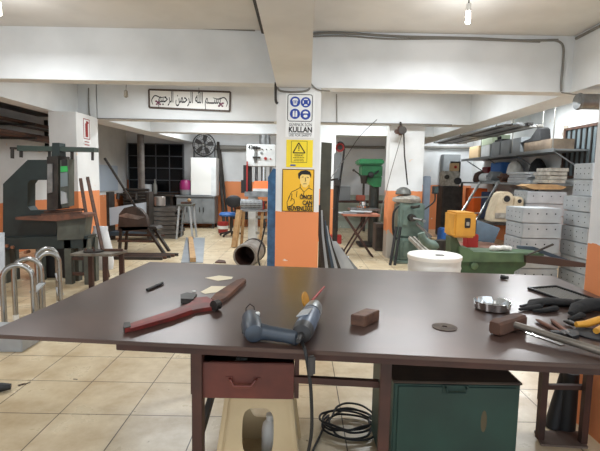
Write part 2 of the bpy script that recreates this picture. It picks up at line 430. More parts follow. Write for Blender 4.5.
p1 = onz(300, 391, 0.32); u1 = (p1-TC).dot(tu)
st = M(); st.bar(tp(uA+0.02, TD-0.16, 0.665), tp(uB-0.02, TD-0.16, 0.665), 0.024, 0.026); st.obj('stretcher', 'table_frame', table)
# hanging drawer
DY = 1.74
dl, dr = at(193, 380, DY), at(294, 380, DY)
dw = dr.x-dl.x; dcx = (dl.x+dr.x)/2; ztop = at(243, 361, DY).z-0.004; zbot = at(243, 397.5, DY).z
dz = (ztop+zbot)/2; dh = ztop-zbot
ds = M().span((dl.x-0.012, DY+0.01, TZ-0.03), (dl.x-0.001, DY+0.5, zbot+0.005)).span((dr.x+0.001, DY+0.01, TZ-0.03), (dr.x+0.02, DY+0.5, zbot-0.005)).span((dl.x-0.01, DY+0.48, zbot), (dr.x+0.01, DY+0.5, TZ-0.03))
ds.obj('drawer_case', 'dark_wood', table)
dra = M().box((dcx, DY, dz), (dw, 0.022, dh), bev=0.003).obj('drawer', 'drawer_wood', table)
M().span((dl.x+0.004, DY+0.012, zbot+0.006), (dr.x-0.004, DY+0.46, zbot+0.016)).span((dl.x+0.003, DY+0.012, zbot+0.016), (dl.x+0.012, DY+0.45, ztop-0.03)).span((dr.x-0.012, DY+0.012, zbot+0.016), (dr.x-0.003, DY+0.45, ztop-0.03)).obj('drawer_tray', 'dark_wood', dra)
hz_ = dz-0.002
M().tube([(dcx-0.055, DY-0.012, hz_+0.012), (dcx-0.05, DY-0.022, hz_+0.01), (dcx-0.035, DY-0.030, hz_-0.012), (dcx+0.035, DY-0.030, hz_-0.012), (dcx+0.05, DY-0.022, hz_+0.01), (dcx+0.055, DY-0.012, hz_+0.012)], 0.006, 8).box((dcx-0.055, DY-0.013, hz_+0.012), (0.03, 0.004, 0.016), bev=0.001).box((dcx+0.055, DY-0.013, hz_+0.012), (0.03, 0.004, 0.016), bev=0.001).obj('handle', 'drawer_wood', dra)
# stuff seen in the half open drawer
tag(M().box((dcx-0.02, DY+0.10, ztop-0.03), (0.05, 0.03, 0.018), bev=0.004).tube([(dcx-0.06, DY+0.06, ztop-0.04), (dcx-0.02, DY+0.1, ztop-0.022)], 0.006).obj('socket_wrench', 'steel'), 'steel wrench lying inside the half open drawer', 'wrench')

# ------------------------------------------------------------------ things on the table
def poly(pts, z=TZ+0.001): return [onz(px, py, z) for px, py in pts]
# pipe wrench
wr = thing('pipe_wrench', 'large red pipe wrench with rusty jaw lying on the table', 'wrench', onz(180, 308, TZ))
M().prism(poly([(123.5, 331), (125, 333), (146, 328), (173, 320.5), (196, 313), (212, 310.5), (214, 304), (207, 300), (195, 301), (190, 306.5), (173, 313.5), (124, 329.5)]), (0, 0, 0.018)).obj('handle', 'wrench_red', wr)
M().prism(poly([(130, 329.5), (146, 325), (172, 317.6), (192, 310.5), (190, 308.5), (172, 315), (146, 322.5), (131, 327.5)], TZ+0.019), (0, 0, 0.004)).obj('handle_web', mat('deep_red', (112, 36, 34), 0.55), wr)
M().prism(poly([(123.2, 331.2), (124.5, 333.2), (131, 331.5), (130, 327), (124, 327.5)], TZ+0.0005), (0, 0, 0.022)).obj('end_lug', 'dark_steel', wr)
M().prism(poly([(211, 302), (217, 305.5), (226, 301), (246, 282.6), (243, 281.3), (236.5, 283.2), (216, 296.5)]), (0, 0, 0.02)).obj('hook_jaw', 'rust_bar', wr)
M().prism(poly([(180.5, 299), (180.8, 303.5), (193, 304), (197, 298.5), (187, 297)]), (0, 0, 0.025)).obj('heel_jaw', 'dark_steel', wr)
c = onz(216, 305, TZ+0.026)
M().lathe([(0.012, -0.018), (0.024, -0.016), (0.024, 0.016), (0.012, 0.018)], c, 18, (0.5, 0.8, 0)).obj('adjusting_nut', 'dark_steel', wr)
# loose papers, pen, chip
tag(M().prism(poly([(205, 278), (219, 275.6), (233, 277), (231.5, 279), (218, 281)]), (0, 0, 0.0012)).obj('paper_sheet', 'paper'), 'small folded paper furthest from the camera on the table', 'paper')
tag(M().prism(poly([(200.5, 292), (211.5, 286.2), (230, 286.4), (226, 291), (205, 294)]), (0, 0, 0.0012)).obj('paper_sheet', 'paper'), 'white paper slip beside the jaw of the red pipe wrench', 'paper')
pen = thing('marker_pen', 'black marker pen lying alone at the left of the table', 'pen', onz(155, 287, TZ))
a, b_ = onz(147, 289.8, TZ+0.009), onz(160, 284.2, TZ+0.009); d = (b_-a)
M().cyl(a, a+d*0.72, 0.008, n=12).obj('barrel', 'black', pen); M().cyl(a+d*0.72, a+d*1.2, 0.0092, n=12).obj('cap', 'black_gloss', pen)
tag(M().box(onz(194, 291.5, TZ+0.004), (0.018, 0.014, 0.008), rz=0.5, bev=0.002).obj('plastic_chip', 'white_plastic'), 'tiny pale plastic chip between the pen and the paper slip', 'scrap')
# rusty steel block
A, B, C_ = onz(350.2, 325, TZ), onz(364.6, 327.3, TZ), onz(379.4, 320.2, TZ)
blk = M().prism([A, B, C_, A+C_-B], (0, 0, 0.047)); bmesh.ops.bevel(blk.bm, geom=blk.bm.edges[:], offset=0.003, segments=2, affect='EDGES')
tag(blk.obj('steel_block', mat('rust_block', (112, 82, 66), 0.6, 0.3, (86, 62, 52), 25)), 'brown rusty rectangular steel block in the middle of the table', 'block')
# cutting disc
c = onz(444.5, 327.2, TZ+0.001)
tag(M().lathe([(0.011, 0), (0.052, 0), (0.053, 0.002), (0.025, 0.003), (0.011, 0.003)], c, 40, cap=False).rings([[c+Vector((math.cos(t)*0.011, math.sin(t)*0.011, z)) for t in [2*PI*j/40 for j in range(40)]] for z in (0, 0.003)], cap=False).obj('cutting_disc', mat('disc_brown', (92, 78, 66), 0.8, 0, (74, 62, 54), 20)), 'thin brown cutting disc lying flat right of the steel block', 'disc')
# steel ashtray with notches
c = onz(492, 309, TZ)
ash = thing('steel_ashtray', 'round shiny steel ashtray with notched rim', 'ashtray', c)
R0 = 0.088; n = 72; H0 = 0.042
b = M()
def rim(j):
    t = (j % 24)/24.0
    return H0-0.018 if abs(t-0.5) < 0.07 else H0
b.rings([[c+Vector((math.cos(2*PI*j/n)*r, math.sin(2*PI*j/n)*r, h(j))) for j in range(n)] for r, h in ((0.07, lambda j: 0.001), (0.082, lambda j: 0.006), (R0, rim), (R0-0.004, rim), (0.076, lambda j: 0.009), (0.06, lambda j: 0.006))])
b.obj('bowl', 'chrome', ash)
# sledge hammer
hm = thing('sledge_hammer', 'sledge hammer with rusty head and long steel handle across the table corner', 'hammer', onz(510, 335, TZ))
p0 = onz(494, 336, TZ); p1_ = onz(521, 327, TZ); ax = (p1_-p0).normalized(); sd = Vector((-ax.y, ax.x, 0)); L = (p1_-p0).length; w = 0.03; hh = 0.062
rg = []
for t, k in ((0, 0.78), (0.06, 0.94), (0.2, 1), (0.36, 0.92), (0.5, 0.9), (0.64, 0.92), (0.8, 1), (0.94, 0.94), (1, 0.78)):
    q = p0+ax*L*t+Vector((0, 0, hh/2+0.001)); ww, h2 = w*k, hh/2*k; f = 0.7
    rg.append([q+sd*x+Vector((0, 0, z)) for x, z in ((-ww, -h2*f), (-ww*f, -h2), (ww*f, -h2), (ww, -h2*f), (ww, h2*f), (ww*f, h2), (-ww*f, h2), (-ww, h2*f))])
M().rings(rg).obj('head', 'rust', hm)
h0 = (p0+p1_)/2+Vector((0, 0, 0.038)); h1 = onz(606, 353, TZ+0.02)
M().tube([h0-(h1-h0)*0.03, h0+(h1-h0)*0.1, h0+(h1-h0)*0.5, h1, h1+(h1-h0)*0.25], [0.013, 0.013, 0.014, 0.015, 0.015], 14).obj('handle', mat('handle_steel', (128, 120, 110), 0.45, 0.5, (104, 98, 90), 9), hm)
# thin bright strip along the hammer handle, chisels
a, b_ = onz(519, 329.5, TZ+0.002), onz(563, 345, TZ+0.002)
tag(M().bar(a, b_, 0.022, 0.0025).obj('bright_strip', 'chrome'), 'narrow bright strip lying along the hammer handle', 'ruler')
def chisel(a, b_, lab):
    t = thing('chisel', lab, 'chisel', onz(*a, TZ), 'chisels beside the hammer')
    P, Q = onz(*a, TZ+0.009), onz(*b_, TZ+0.009)
    M().tube([P, P+(Q-P)*0.1, P+(Q-P)*0.72, Q], [0.003, 0.008, 0.009, 0.007], 8).obj('shank', 'rust_bar', t)
    M().cyl(Q, Q+(Q-P)*0.16, 0.011, 0.008, 8).obj('chisel_end', 'dark_steel', t)
chisel((536, 319.5), (562, 333), 'rusty chisel nearer the hammer handle, left one of two')
chisel((551, 319.5), (567, 332), 'rusty chisel nearer the black glove, right one of two')
tag(M().prism(poly([(550, 333.5), (551, 335.2), (566, 336.5), (572, 340), (579, 338), (578, 334), (568, 331.6), (560, 333)]), (0, 0, 0.014)).obj('glass_cutter', 'black'), 'small black tool with forked end under the two chisels', 'tool')
# black socket, tray
a = onz(501, 276.6, TZ+0.013); b_ = onz(508, 277.8, TZ+0.013)
tag(M().tube([a, a+(b_-a)*0.5, a+(b_-a)*0.52, b_], [0.013, 0.013, 0.011, 0.011], 16).obj('impact_socket', 'black'), 'small black socket lying alone at the far right of the table', 'socket')
tr = thing('mesh_tray', 'shallow black tray with mesh bottom behind the black glove', 'tray', onz(560, 294, TZ))
q = [onz(*p, TZ) for p in ((528, 289.5), (556, 287.5), (596, 301), (566, 303))]
b = M()
for i in range(4): b.bar(q[i]+Vector((0, 0, .008)), q[(i+1) % 4]+Vector((0, 0, .008)), 0.014, 0.014, bev=0.003)
b.obj('rim', 'black_gloss', tr)
b = M()
for i in range(1, 9):
    t = i/9; b.bar(q[0].lerp(q[1], t)+Vector((0, 0, .004)), q[3].lerp(q[2], t)+Vector((0, 0, .004)), 0.005, 0.003)
for i in range(1, 17):
    t = i/17; b.bar(q[0].lerp(q[3], t)+Vector((0, 0, .004)), q[1].lerp(q[2], t)+Vector((0, 0, .004)), 0.005, 0.003)
b.obj('mesh_bottom', 'conduit', tr)
# black work gloves
def glove(name, lab, palm, fingers, cuff):
    b = M()
    def blob(pts, r, flat=0.5):
        P = [onz(px, py, TZ) for px, py in pts]; rings = []
        for i, p in enumerate(P):
            d = (P[min(i+1, len(P)-1)]-P[max(i-1, 0)]); d.z = 0; d.normalize(); s_ = Vector((-d.y, d.x, 0)); rr = r[i] if isinstance(r, (list, tuple)) else r
            rings.append([p+s_*math.cos(t)*rr+Vector((0, 0, 0.002+rr*flat*(1+math.sin(t)))) for t in [2*PI*j/12 for j in range(12)]])
        b.rings(rings)
    blob(*palm)
    for f in fingers: blob(*f)
    if cuff: blob(*cuff)
    o = b.obj(name, 'cloth_black'); tag(o, lab, 'glove', 'black work gloves'); return o
glove('work_glove', 'black work glove with spread fingers lying on the table behind the chisels', ([(528, 309), (534, 306), (548, 305), (562, 306), (572, 306)], [0.012, 0.034, 0.04, 0.04, 0.036], 0.45),
      [([(540, 309), (528, 310.5), (519.5, 311)], [0.016, 0.014, 0.009], 0.7), ([(542, 307), (530, 307), (520.5, 308)], [0.015, 0.013, 0.009], 0.7),
       ([(545, 304), (538, 302), (533.5, 301.5)], [0.016, 0.013, 0.008], 0.7), ([(556, 311), (543, 313), (533, 312.5)], [0.018, 0.014, 0.009], 0.7)], None)
glove('work_glove', 'crumpled black work glove at the right edge of the table', ([(571, 316), (578, 313), (590, 311), (605, 312), (616, 314)], [0.016, 0.04, 0.05, 0.052, 0.04], 0.62),
      [([(582, 318), (574, 320.5), (569, 321)], [0.018, 0.014, 0.009], 0.7), ([(590, 307), (580, 306), (573, 307)], [0.02, 0.018, 0.012], 0.7), ([(588, 305), (578, 303.5), (568, 303.5)], [0.02, 0.016, 0.01], 0.7)], None)
# grinding disc and yellow handled pliers
c = onz(595, 335, TZ+0.001)
tag(M().lathe([(0.0, 0), (0.075, 0), (0.076, 0.006), (0.03, 0.008), (0.0, 0.008)], c, 40).obj('grinding_disc', mat('disc_black', (44, 44, 46), 0.85, 0, (34, 34, 36), 30)), 'thick dark grinding disc under the yellow handled pliers', 'disc')
plr = thing('pliers', 'pliers with yellow handles at the right edge of the table', 'pliers', onz(586, 330, TZ))
def up(px, py, z): return onz(px, py, TZ+z)
M().tube([up(576, 324.5, .025), up(586, 324, .027), up(600, 319.5, .027), up(616, 316, .026)], [0.012, 0.016, 0.016, 0.012], 12).tube([up(596, 331, .025), up(606, 326, .027), up(622, 324, .026)], [0.012, 0.016, 0.013], 12).obj('handle_grip', 'yellow', plr)
M().tube([up(577, 325, .02), up(570, 322.5, .014), up(564, 321, .012)], [0.008, 0.012, 0.005], 10).obj('jaw', 'dark_steel', plr)

# electric tools
g1 = thing('angle_grinder', 'blue grey grinder with wire loop lying left of the other power tool', 'power tool', onz(250, 330, TZ))
def tz(px, py, z): return onz(px, py, TZ+z)
c0, c1 = tz(253.5, 331, 0.040), tz(251, 318, 0.048)
M().tube([c0-(c1-c0)*0.25, c0-(c1-c0)*0.2, c0, c1, c1+(c1-c0)*0.15], [0.02, 0.034, 0.0395, 0.037, 0.024], 20).obj('gear_head', 'tool_blue', g1)
h0, h1 = tz(258, 331, 0.036), tz(297, 337.5, 0.03)
M().tube([h0-(h1-h0)*0.1, h0, h0+(h1-h0)*0.3, h0+(h1-h0)*0.75, h1, h1+(h1-h0)*0.06], [0.03, 0.034, 0.029, 0.027, 0.030, 0.02], 18).obj('motor_handle', 'tool_blue', g1)
pt = [tz(246, 317, 0.05)]; cc = tz(251, 309, 0.04)
M().tube([tz(246, 315, .05), tz(246, 308, .07), tz(250, 304, .085), tz(254, 307, .075), tz(255, 314, .055)], 0.0025, 6).obj('wire_loop', 'dark_steel', g1)
M().tube([tz(243.5, 318, .03), tz(242.2, 325, .04), tz(243, 333, .03)], [0.004, 0.005, 0.004], 8).obj('spindle_lock', 'black', g1)
M().box(tz(257.5, 314, 0.075), (0.018, 0.012, 0.02), rx=0.5, rz=0.3, bev=0.003).obj('rating_plate', 'white_plastic', g1)
g2 = thing('die_grinder', 'blue and black power tool with yellow guard and trailing cord', 'power tool', onz(308, 322, TZ))
a, b_ = tz(302, 333, 0.045), tz(316, 304, 0.05); d = b_-a
M().tube([a+d*0.06, a+d*0.14, a+d*0.55, a+d*0.62], [0.03, 0.04, 0.041, 0.036], 20).obj('motor_body', mat('tool_blue_light', (84, 98, 116), 0.4, 0.1, (70, 84, 104), 12), g2)
M().tube([a-d*0.06, a-d*0.03, a+d*0.06, a+d*0.1], [0.02, 0.036, 0.041, 0.040], 20).obj('rear_cap', 'black', g2)
M().tube([a+d*0.62, a+d*0.72, a+d*0.88, a+d*0.95], [0.04, 0.04, 0.034, 0.02], 20).obj('gear_case', 'steel', g2)
M().box((a+d*0.35)+Vector((-0.012, 0, 0.038)), (0.05, 0.09, 0.004), rz=-0.25, ry=-0.3, bev=0.001).obj('rating_plate', 'galv', g2)
yc = tz(305.5, 300, 0.05)
M().lathe([(0.0, -0.004), (0.038, -0.004), (0.04, 0.004), (0.0, 0.006)], yc, 20, (0.85, -0.3, 0.25)).obj('guard', 'yellow', g2)
M().cyl(tz(312, 300.5, 0.05), tz(324, 287, 0.03), 0.006, n=10).obj('side_bar', 'red', g2)
M().tube([a-d*0.04, a-d*0.12, a-d*0.22], [0.014, 0.011, 0.008], 12).obj('cord_sleeve', 'black', g2)
# trailing cords: over the edge and coiled on the floor
e0 = a-d*0.2
pts = [e0, tz(301, 338, 0.02), tz(303, 345, 0.012)]
pe = tp((pts[-1]-TC).dot(tu)+0.01, TD+0.012, TZ+0.004); pts += [pe, pe+Vector((0.012, -0.015, -0.06)), pe+Vector((0.025, -0.005, -0.16)), pe+Vector((0.03, 0.05, -0.36)), pe+Vector((0.0, 0.2, -0.62)), pe+Vector((-0.02, 0.38, -0.8)), Vector((pe.x+0.02, 2.15, 0.012))]
def smooth(P, k=6):
    P = [Vector(p) for p in P]; out = []
    for i in range(len(P)-1):
        a_, b2, c2, d2 = P[max(i-1, 0)], P[i], P[i+1], P[min(i+2, len(P)-1)]
        for j in range(k):
            t = j/k
            out.append(0.5*((2*b2)+(c2-a_)*t+(2*a_-5*b2+4*c2-d2)*t*t+(3*b2-a_-3*c2+d2)*t**3))
    out.append(P[-1]); return out
cc = onz(350, 428, 0)
coil = []
random.seed(11)
for k in range(62):
    t = 2*PI*k/12; rr = 0.145+0.03*math.sin(k*0.7)+random.uniform(-0.015, 0.015)
    coil.append((cc.x+0.02*math.sin(k*0.21)+math.cos(t+2.6)*rr, cc.y+0.03*math.cos(k*0.33)+math.sin(t+2.6)*rr*0.9, 0.012+0.011*(k/12.0)+0.004*math.sin(k*1.3)))
tag(M().tube(smooth(pts+coil, 5), 0.0065, 8).obj('power_cord', 'rubber'), 'dark cord running over the table edge into a coil on the floor', 'cord')
cp_ = pe+Vector((0.018, -0.012, -0.035))
tag(M().box(cp_+Vector((0.006, -0.014, -0.01)), (0.026, 0.022, 0.07), rx=-0.15, bev=0.006).obj('cord_connector', 'dark_steel'), 'grey plug joint on the cord hanging at the table edge', 'plug')

# ------------------------------------------------------------------ under the table
# plastic stool with arched openings
sc_ = Vector((-0.185, 2.22, 0)); stool = thing('plastic_stool', 'cream plastic stool under the hanging drawer', 'stool', sc_)
Ht, wt, wb = 0.46, 0.145, 0.20
def panel(ang):
    """one tapering side with a rounded opening"""
    b = M(); Rz = Matrix.Rotation(ang, 3, 'Z')
    def P(x, z, off=0): k = wt+(wb-wt)*(1-z/Ht); return Rz @ Vector((x, -k+off, z)) + sc_
    hole = []
    for j in range(24):
        t = 2*PI*j/24; ex = abs(math.cos(t))**0.55*math.copysign(1, math.cos(t)); ez = abs(math.sin(t))**0.55*math.copysign(1, math.sin(t))
        hole.append((0.076*ex, 0.255+0.115*ez))
    outer = []
    for x, z in hole:
        dx, dz_ = x, z-0.22
        s_ = max(abs(dx)/0.16, abs(dz_)/0.22, 1e-6)
        k = 1/s_; X, Z = dx*k, 0.22+dz_*k; Z = min(max(Z, 0.0), Ht-0.01)
        lim = wt+(wb-wt)*(1-Z/Ht); X = max(-lim, min(lim, X*lim/0.16 if abs(X) > 0.159 else X*lim/0.16)); outer.append((X, Z))
    for off in (0, 0.008): pass
    a = [b.bm.verts.new(P(*q)) for q in outer]; h = [b.bm.verts.new(P(*q)) for q in hole]
    a2 = [b.bm.verts.new(P(*q, 0.009)) for q in outer]; h2 = [b.bm.verts.new(P(*q, 0.009)) for q in hole]
    for j in range(24):
        k = (j+1) % 24
        for f in ((a[j], a[k], h[k], h[j]), (a2[j], h2[j], h2[k], a2[k]), (h[j], h[k], h2[k], h2[j]), (a[j], a2[j], a2[k], a[k])): b.bm.faces.new(f)
    return b
for k in range(4): panel(k*PI/2).obj('side_panel', 'cream', stool)
for sx in (-1, 1):
    for sy in (-1, 1): M().bar(sc_+Vector((sx*wb, sy*wb, 0)), sc_+Vector((sx*wt, sy*wt, Ht-0.02)), 0.03, 0.03, bev=0.008).obj('corner_post', 'cream', stool)
M().box(sc_+Vector((0, 0, Ht-0.012)), (wt*2+0.05, wt*2+0.05, 0.026), bev=0.011).obj('seat', 'cream', stool)
jc = sc_+Vector((0.05, 0.01, 0))
jug = thing('plastic_jug', 'small white plastic jug standing inside the cream stool', 'jug', jc)
M().lathe([(0.04, 0), (0.046, 0.006), (0.046, 0.17), (0.04, 0.20), (0.02, 0.22), (0.02, 0.235)], jc, 20).obj('body', 'white_plastic', jug)
M().lathe([(0.023, 0.225), (0.023, 0.25), (0.0, 0.251)], jc, 16).obj('cap', 'white_plastic', jug)
p, q = onz(213, 450, 0.02), onz(229, 417, 0.18)
tag(M().bar(Vector((-0.53, 2.12, 0.0)), Vector((-0.43, 2.47, 0.44)), 0.03, 0.03).obj('steel_offcut', 'dark_steel'), 'dark square bar leaning under the table left of the cream stool', 'bar')
# green steel cabinet
GY = 1.93
gl, gr_ = at(393, 410, GY).x, at(519.5, 410, GY).x; gt = at(450, 381.5, GY).z
cab = thing('green_cabinet', 'green painted steel chest under the right half of the table', 'cabinet', ((gl+gr_)/2, GY+0.28, 0))
M().span((gl, GY+0.004, 0.03), (gr_, GY+0.55, gt-0.012), bev=0.006).span((gl+0.03, GY+0.03, 0), (gr_-0.03, GY+0.52, 0.03)).obj('body', 'cabinet_green', cab)
M().span((gl-0.004, GY-0.004, gt-0.012), (gr_+0.004, GY+0.56, gt), bev=0.003).obj('lid', mat('rusty_top', (74, 62, 50), 0.7, 0.2, (58, 46, 40), 8), cab)
dp = M().span((gl+0.02, GY-0.004, 0.06), (gr_-0.02, GY+0.004, gt-0.025), bev=0.002).obj('front_panel', 'cabinet_green', cab)
hx = at(455.5, 382, GY).x; hzz = at(455.5, 386.5, GY).z-0.012
M().tube([(hx-0.045, GY-0.005, hzz+0.012), (hx-0.045, GY-0.02, hzz+0.01), (hx-0.04, GY-0.024, hzz-0.008), (hx+0.04, GY-0.024, hzz-0.008), (hx+0.045, GY-0.02, hzz+0.01), (hx+0.045, GY-0.005, hzz+0.012)], 0.005, 8).box((hx, GY-0.005, hzz), (0.115, 0.004, 0.04), bev=0.001).obj('handle', 'cabinet_green', dp)
M().ball((gl+(gr_-gl)*0.72, GY-0.0045, 0.40), 0.02, (0.7, 0.04, 2.6), 12).obj('rust_stain', mat('rust_stain', (84, 74, 52), 0.7), dp)
# steel stand at the table end
sb0 = onz(538, 440); bk = thing('steel_stand', 'narrow brown steel stand with base plate beside the near pillar', 'stand', (1.42, 2.3, 0))
M().prism([onz(534, 432), onz(541, 446), onz(588, 449), onz(580, 433)], (0, 0, 0.012)).obj('base_plate', mat('plate_brown', (112, 96, 88), 0.6, 0.2, (92, 78, 70), 8), bk)
lp, rp = onz(541, 442), onz(583, 446)
M().span((lp.x-0.018, lp.y-0.0, 0.012), (lp.x+0.018, lp.y+0.034, 0.78)).obj('post', 'table_frame', bk)
M().span((rp.x-0.012, rp.y-0.0, 0.012), (rp.x+0.024, rp.y+0.034, 0.78)).obj('post', 'table_frame', bk)
zz = at(560, 388, lp.y).z
M().span((lp.x, lp.y+0.004, zz-0.013), (rp.x+0.01, lp.y+0.03, zz+0.013)).obj('crossbar', 'table_frame', bk)
tb = thing('rolled_sheet', 'two dark rolled sheets standing behind the brown steel stand', 'rolls', onz(562, 428))
for (px, py, tx, ty, r0, r1) in ((553, 427, 566, 372, 0.05, 0.03), (565, 429, 571, 372, 0.055, 0.045)):
    P = onz(px, py); Q = at(tx, ty, P.y)
    M().cyl(P, Q, r0, r1, 20).obj('roll', 'black', tb)
# ------------------------------------------------------------------ signs on the centre column
CY = 5.25; K = CY/F
def cs(px, py): return at(px, py, CY)
def plate(name, lab, cat, p, d, mt, pname='panel', th=0.004):
    a, b_ = cs(*p), cs(*d); t = thing(name, lab, cat, ((a.x+b_.x)/2, CY, min(a.z, b_.z)))
    M().span((a.x, CY-th-0.001, a.z), (b_.x, CY, b_.z)).obj(pname, mt, t); return t, CY-th-0.002
s1, fy = plate('safety_sign', 'white sign with four blue round pictograms above the word KULLAN', 'sign', (286, 92), (314.2, 138), 'sign_white')
a, b_ = cs(288, 94.5), cs(312, 121.5)
b = M(); x0, x1, z0, z1 = a.x, b_.x, b_.z, a.z; r = 0.025
path = []
for (cx, cz, t0) in ((x1-r, z1-r, 0), (x0+r, z1-r, PI/2), (x0+r, z0+r, PI), (x1-r, z0+r, 3*PI/2)):
    for j in range(5): t = t0+PI/2*j/4; path.append((cx+r*math.cos(t), fy, cz+r*math.sin(t)))
b.tube(path, 0.004, 6, closed=True).obj('border', 'ink', s1)
def pict(px, py, kind):
    c = cs(px, py); c.y = fy; R_ = 0.058
    disc = M().lathe([(0, 0), (R_, 0), (R_, 0.002), (0, 0.002)], c, 28, (0, -1, 0)).obj('pictogram', 'sign_blue', s1)
    b = M(); y = fy-0.004
    def el(x, z, rx, rz): b.lathe([(0, 0), (1, 0), (1, 0.001), (0, 0.001)], (0, 0, 0), 16, (0, -1, 0)); vs = b.bm.verts[-66:] if False else None
    def oval(x, z, rx, rz):
        b.prism([(c.x+x+rx*math.cos(2*PI*j/18), y, c.z+z+rz*math.sin(2*PI*j/18)) for j in range(18)], (0, 0.001, 0))
    def rect(x, z, w, h): b.prism([(c.x+x-w, y, c.z+z-h), (c.x+x+w, y, c.z+z-h), (c.x+x+w, y, c.z+z+h), (c.x+x-w, y, c.z+z+h)], (0, 0.001, 0))
    def poly_(q): b.prism([(c.x+x, y, c.z+z) for x, z in q], (0, 0.001, 0))
    if kind == 0:      # head with goggles
        poly_([(-0.034, 0.004), (-0.03, 0.026), (-0.012, 0.038), (0.012, 0.038), (0.03, 0.026), (0.034, 0.004), (0.02, 0.012), (-0.02, 0.012)]); rect(-0.015, -0.004, 0.011, 0.007); rect(0.015, -0.004, 0.011, 0.007); poly_([(-0.026, -0.018), (0.026, -0.018), (0.014, -0.038), (-0.014, -0.038)])
    elif kind == 1:    # head with ear muffs
        rect(-0.029, 0.002, 0.006, 0.016); rect(0.029, 0.002, 0.006, 0.016); poly_([(-0.026, 0.026), (-0.018, 0.038), (0.018, 0.038), (0.026, 0.026)]); poly_([(-0.014, -0.022), (0.014, -0.022), (0.022, -0.04), (-0.022, -0.04)])
    elif kind == 2:    # gloves
        for sx in (-1, 1): poly_([(sx*0.004, -0.034), (sx*0.024, -0.034), (sx*0.027, 0.0), (sx*0.023, 0.03), (sx*0.008, 0.036), (sx*0.005, 0.004)][::sx])
    else:              # helmet and mask
        poly_([(-0.032, 0.012), (-0.024, 0.03), (0, 0.038), (0.024, 0.03), (0.032, 0.012)]); poly_([(-0.02, -0.004), (0.02, -0.004), (0.024, -0.026), (0, -0.038), (-0.024, -0.026)])
    b.obj('icon', 'sign_white', disc)
pict(295.2, 101.8, 0); pict(305.8, 102.4, 1); pict(295, 113.9, 2); pict(305.5, 114.6, 3)
text('GÜVENLİK İÇİN', 0.045, cs(300.4, 124.9)+Vector((0, -0.006, 0)), 'ink', s1, width=0.26)
text('KULLAN', 0.085, cs(300.4, 130)+Vector((0, -0.006, 0)), 'ink', s1, width=0.265, bold=0.0025)
a, b_ = cs(288.5, 133), cs(311.5, 133.3); M().span((a.x, fy-0.001, a.z), (b_.x, fy+0.001, a.z-0.004)).obj('rule', 'ink', s1)
text('USE FOR SAFETY', 0.04, cs(300.2, 135.5)+Vector((0, -0.006, 0)), 'ink', s1, width=0.26)
s2, fy2 = plate('warning_sign', 'small yellow notice with a warning triangle between the two larger signs', 'sign', (286.5, 139.6), (312.5, 167.5), 'sign_yellow', th=0.003)
tri = [cs(298.8, 142.8), cs(305, 153), cs(293, 152.8)]
b = M()
for i in range(3):
    p, q = tri[i].copy(), tri[(i+1) % 3].copy(); p.y = q.y = fy2; b.bar(p, q, 0.012, 0.002, up=(0, 1, 0))
b.obj('warning_triangle', 'ink', s2)
c = cs(298.9, 148.5); M().span((c.x-0.005, fy2-0.001, c.z-0.008), (c.x+0.005, fy2+0.001, c.z+0.035)).span((c.x-0.005, fy2-0.001, c.z-0.026), (c.x+0.005, fy2+0.001, c.z-0.016)).obj('exclamation_mark', 'ink', s2)
b = M(); ca, cb_ = cs(291.5, 141), cs(306.8, 162.5)
for (x0, z0, x1, z1) in ((ca.x, ca.z, cb_.x, ca.z), (cb_.x, ca.z, cb_.x, cb_.z), (cb_.x, cb_.z, ca.x, cb_.z), (ca.x, cb_.z, ca.x, ca.z)): b.bar((x0, fy2, z0), (x1, fy2, z1), 0.004, 0.002, up=(0, 1, 0))
b.obj('frame_line', 'ink', s2)
text('DİKKAT', 0.03, cs(299, 155.4)+Vector((0, -0.006, 0)), 'ink', s2, width=0.1)
b = M()
for k, wd in enumerate((0.13, 0.11, 0.12)):
    c = cs(299, 157.6+k*1.6); 
    for j in range(7): b.span((c.x-wd/2+wd*j/7, fy2-0.001, c.z-0.003), (c.x-wd/2+wd*(j+0.7)/7, fy2+0.001, c.z+0.003))
b.obj('small_print', 'ink', s2)
c = cs(293, 165.2); M().span((c.x-0.03, fy2-0.001, c.z-0.008), (c.x+0.03, fy2+0.001, c.z+0.008)).obj('printed_mark', 'sign_blue', s2)
s3, fy3 = plate('safety_poster', 'amber poster of a man pointing a finger with ÖNCE CAN GÜVENLİĞİ', 'poster', (282.3, 168.8), (313.6, 212), 'sign_amber')
o = cs(298, 190)
def pp(px, py): v = cs(px, py); v.y = fy3; return v
b = M()
a, b2 = pp(282.8, 169.3), pp(313.1, 211.5)
for p, q in (((a.x, a.z), (b2.x, a.z)), ((b2.x, a.z), (b2.x, b2.z)), ((b2.x, b2.z), (a.x, b2.z)), ((a.x, b2.z), (a.x, a.z))): b.bar((p[0], fy3, p[1]), (q[0], fy3, q[1]), 0.008, 0.002, up=(0, 1, 0))
b.obj('border', 'ink', s3)
M().prism([pp(*q) for q in ((299.5, 176), (300.5, 183), (303, 187), (306, 187.5), (309, 184), (310.3, 178), (309, 174.5), (303, 173.5))], (0, 0.001, 0)).obj('face', mat('poster_skin', (238, 206, 120), 0.5), s3)
M().prism([pp(*q)+Vector((0, -0.001, 0)) for q in ((298.4, 178), (298, 173.5), (301, 170.8), (306, 170.2), (310, 171.6), (311.4, 175), (310.6, 178), (309.6, 174.8), (306, 174.6), (302, 174.4), (300.2, 176), (299.6, 179.5))], (0, 0.001, 0)).obj('hair', 'ink', s3)
b = M()
def ln(*q, r=0.0035): b.tube([pp(*k) for k in q], r, 5)
ln((301.8, 177.2), (303.6, 176.9)); ln((306.6, 177.1), (308.6, 177.4)); ln((305.2, 177.5), (305.8, 181), (304.8, 181.3)); ln((303.2, 183.8), (306.6, 183.8))
